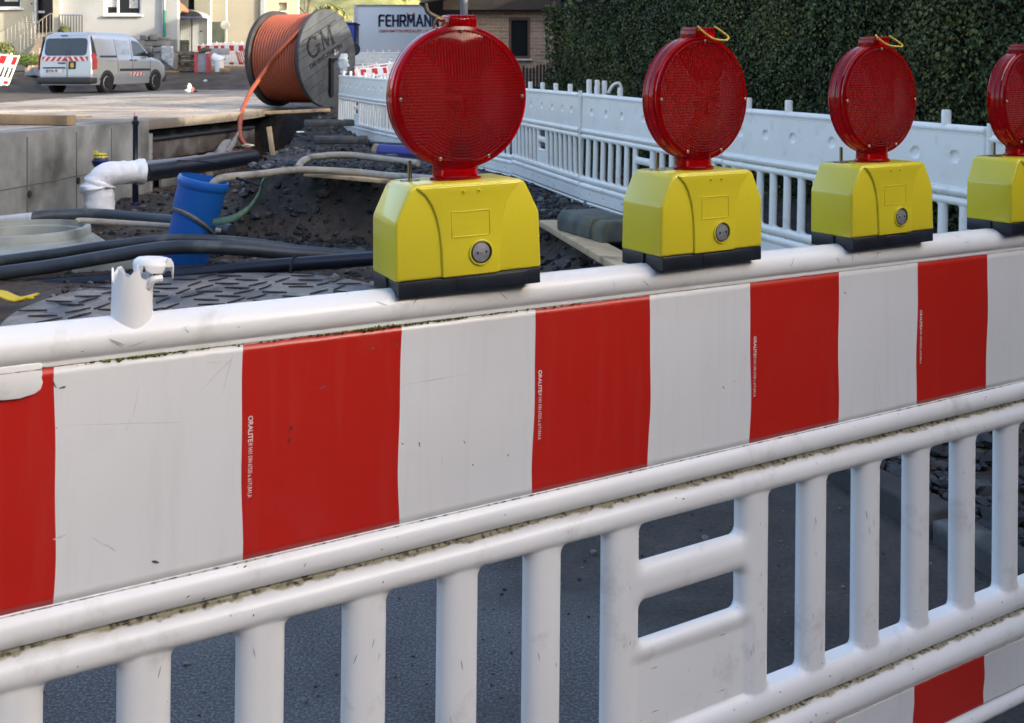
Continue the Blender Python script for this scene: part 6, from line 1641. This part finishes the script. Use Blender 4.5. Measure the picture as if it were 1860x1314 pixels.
# far barriers with red and white film, simple copies of the same panel
film_meshes = [f1.data, f2.data]
def far_panel(loc, rot, label, sc=1.0, flip=False, group='barriers with striped film far away'):
    o = copy_tree(proto); o.location = loc; o.rotation_euler = rot; o.scale = (sc, sc, sc)
    for me, nm in zip(film_meshes, ('reflective_film', 'reflective_film')):
        f = bpy.data.objects.new(nm, me); COL.objects.link(f); f.parent = o
        if flip: f.rotation_euler = (0, 0, math.pi)
    tag(o, label, 'barrier', group); return o
for i, (px, py, Y, rz, lb) in enumerate([(400, 119, 43.5, -8, 'distant striped barrier nearest the round sign pole'), (446, 119, 43, 10, 'distant striped barrier half hidden by the drum, with red netting'), (424, 113, 47, 0, 'rearmost of the distant striped barriers by the gable wall')]):
    far_panel(W(px, py, Y), (0, 0, R(rz)), lb, .95)
mb = MB()
for k in range(9):
    p = W(428 + k * 3, 92 + 3 * math.sin(k), 42.4); mb.tube(spline([p, p + Vector((.05, 0, -.2)), p + Vector((.12, .05, -.45)), p + Vector((.2, 0, -.5))], 3), .02, 5)
o = mb.build('red_netting', M('netting', (.5, .06, .04), .6), smooth=True); tag(o, 'red netting draped over the distant barriers beside the drum', 'netting')
lp_ = far_panel(W(-48, 149, 26.5), (R(-24), R(6), R(-10)), 'striped barrier leaning back at the left edge beside the van', .92, group='striped barriers leaning or lying about')
far_panel(W(690, 172, 19.2), (R(-8), R(-7), R(8)), 'striped barrier standing just behind the white fence, left of the big red lens', .62, group='striped barriers leaning or lying about')
far_panel(W(655, 166, 18.2), (R(-30), R(-5), R(16)), 'striped barrier tilted on its back beside the drum, its top rail towards us', .5, group='striped barriers leaning or lying about')
for i, (px, Y, rz) in enumerate([(668, 27, 3), (735, 26.5, -4)]):
    o = copy_tree(proto); o.location = W(px, 129, Y); o.location.z = W(px, 95, Y).z - .92; o.rotation_euler = (0, 0, R(rz)); tag(o, ['plain white fence panel below the trailer, left one', 'plain white fence panel below the trailer, behind the big red lens'][i], 'fence panel', 'fence panels in front of the trailer')
# tarp beside the leaning barrier
mb = MB(); n = 14; vs = []
for i in range(n + 1):
    for j in range(9):
        x = -.75 + 1.4 * i / n; y = -.4 + .8 * j / 8; z = .34 * math.exp(-((x - .25) / .42) ** 2 - ((y + .05) / .3) ** 2) + .05 * float(fbm(np.array(x * 6), np.array(y * 6), 12)); vs.append((x, y, z))
fs = [(i * 9 + j, (i + 1) * 9 + j, (i + 1) * 9 + j + 1, i * 9 + j + 1) for i in range(n) for j in range(8)]
mb.add(vs, fs); o = mb.build('tarpaulin', M('tarp', (.13, .14, .15), .35, var=.35, vs=6, bump=.5, bs=10, bd=.03), smooth=True); o.location = W(54, 142, 34.3); o.scale = (.85, .8, 1.1); sd = o.modifiers.new('t', 'SOLIDIFY'); sd.thickness = .01; tag(o, 'crumpled grey tarpaulin between the leaning barrier and the van', 'tarpaulin')
# blue bin and cover behind the drum
be = empty('blue_bin', W(640, 100, 30)); Z3 = Vector(be.location); tag(be, 'blue bin half hidden between the cable drum and the trailer', 'bin')
c, d = pbox(630, 645, 44, 106, 30, .8); mb = MB(); mb.box(c - Z3, d); mb.build('body', M('bin_blue', (.02, .05, .30), .4), be, bevel=.04); mb = MB(); mb.box(c - Z3 + Vector((0, 0, d[2] / 2 + .02)), (d[0] + .06, d[1] + .06, .06)); mb.build('lid', M('bin_lid', (.02, .04, .22), .4), be, bevel=.02)
mb = MB(); c = W(642, 90, 26); mb.lathe([(.0001, -.06), (.14, -.07), (.17, -.03), (.17, .03), (.14, .07), (.0001, .06)], 18, 'Y', c); o = mb.build('jockey_wheel', m_black, smooth=True); tag(o, 'dark round wheel peeking out right of the cable drum', 'wheel')
r4 = random.Random(8); mb = MB(); n = 12; vs = []
for i in range(n):
    for j in range(8):
        a = 2 * math.pi * j / 8; t = i / (n - 1); r = (.09 + .06 * math.sin(t * 3.1)) * r4.uniform(.7, 1.2); vs.append((r * math.cos(a), r * .7 * math.sin(a), t * .42))
fs = [(i * 8 + j, i * 8 + (j + 1) % 8, (i + 1) * 8 + (j + 1) % 8, (i + 1) * 8 + j) for i in range(n - 1) for j in range(8)] + [tuple(range(8)), tuple((n - 1) * 8 + j for j in range(8))]
mb.add(vs, fs); o = mb.build('plastic_bag', M('bag', (.42, .50, .55), .25, var=.2, bump=.5, bs=20, bd=.02), smooth=True); o.location = W(624, 134, 16.25); o.scale = (.6, .6, .75); tag(o, 'crumpled pale plastic bag on top of the farthest fence panel', 'bag')
# small things on the slab
rg = empty('rag', W(346, 169, 24.6)); Z4 = Vector(rg.location); tag(rg, 'crumpled white and red brown rag lying on the slab right of the van', 'rag')
def crumple(nm, c, s, mat, seed, parent):
    r_ = random.Random(seed); bm = bmesh.new(); bmesh.ops.create_icosphere(bm, subdivisions=2, radius=1)
    for v in bm.verts: v.co = Vector((v.co.x * s[0], v.co.y * s[1], v.co.z * s[2])) * r_.uniform(.75, 1.2)
    me = bpy.data.meshes.new(nm); bm.to_mesh(me); bm.free(); me.materials.append(mat); o = bpy.data.objects.new(nm, me); COL.objects.link(o); o.parent = parent; o.location = c; return o
crumple('white_cloth', (-.03, 0, .11), (.055, .05, .12), m_white, 1, rg); crumple('white_tip', (-.06, 0, .05), (.09, .05, .04), m_white, 2, rg); crumple('brown_cloth', (.04, .01, .07), (.045, .05, .08), M('brown_cloth', (.30, .10, .08), .8), 3, rg); crumple('dark_cloth', (.10, .01, .04), (.06, .03, .025), m_black, 4, rg)
o = crumple('paper_scrap', W(373, 147, 35), (.07, .06, .04), m_white, 6, None); tag(o, 'tiny white paper scrap on the dirt beyond the slab', 'paper')
o = crumple('paper_scrap', W(545, 240, 13.2), (.06, .04, .012), m_white, 7, None); tag(o, 'small flat white scrap on the dark bank', 'paper')
o = crumple('paper_scrap', W(450, 265, 14.0), (.09, .05, .03), M('torn_wrap', (.45, .40, .30), .6), 9, None); tag(o, 'torn pale wrapper at the foot of the orange conduit', 'wrapper')
o = crumple('stone', W(380, 445, 7.0) + Vector((0, 0, -.02)), (.10, .05, .025), M('pale_stone', (.35, .36, .36), .8), 10, None)
tag(o, 'pale flat stone right of the blue pipe', 'stone')

# ------------------------------------------------------------------ trees and shrubs on the hillside
def bare_tree(px, py, Y, h, lean, label, seed):
    r_ = random.Random(seed); root = empty('bare_tree', W(px, py, Y)); root.location.z = gz(root.location.x, Y) - .2; mb = MB()
    def grow(p, d, l, r, dep):
        q = p + d * l; mb.tube([p, (p + q) / 2 + Vector((r_.uniform(-.1, .1), 0, r_.uniform(-.05, .05))) * l * .3, q], [r, r * .85, r * .65], 6)
        if dep == 0: return
        for k in range(3 if dep > 2 else 2):
            nd = (d + Vector((r_.uniform(-.7, .7), r_.uniform(-.7, .7), r_.uniform(-.1, .5)))).normalized(); grow(q, nd, l * r_.uniform(.55, .8), r * .6, dep - 1)
    grow(Vector((0, 0, 0)), Vector(lean).normalized(), h * .35, h * .018, 5)
    mb.build('trunk', M('bark', (.11, .09, .07), .9, var=.3, vs=5), root); tag(root, label, 'tree', 'bare trees on the hillside'); return root
bare_tree(553, 34, 72, 7, (.15, 0, 1), 'bare tree above the drum, left of the leaning one', 1)
bare_tree(580, 36, 70, 6, (-.5, 0, 1), 'leaning bare tree just above the cable drum', 2)
bare_tree(640, 20, 95, 9, (.1, 0, 1), 'bare tree on the slope left above the trailer', 3)
bare_tree(700, 20, 95, 8, (-.1, 0, 1), 'bare tree on the slope above the trailer lettering', 5)
sm_ = [leaf_mat('scrub', (.16, .18, .05)), leaf_mat('scrub2', (.22, .20, .08)), leaf_mat('scrub3', (.10, .12, .04))]
k = 0
for px, Y, r in ((562, 78, 1.0), (600, 84, 1.6), (628, 76, .9), (672, 100, 2.2), (720, 92, 1.7), (760, 104, 2.4), (590, 110, 2.6), (790, 90, 1.6), (650, 120, 3.0)):
    k += 1; x = (px - CX) / FPX * Y
    b_ = bush('shrub', (x, Y, gz(x, Y) - .2), r, r * .9, 700, r * .16, '', 'shrub', sm_, seed=20 + k)
    b_['label'] = 'scrubby yellow green shrub on the sunlit hillside'; b_['group'] = 'shrubs on the hillside'
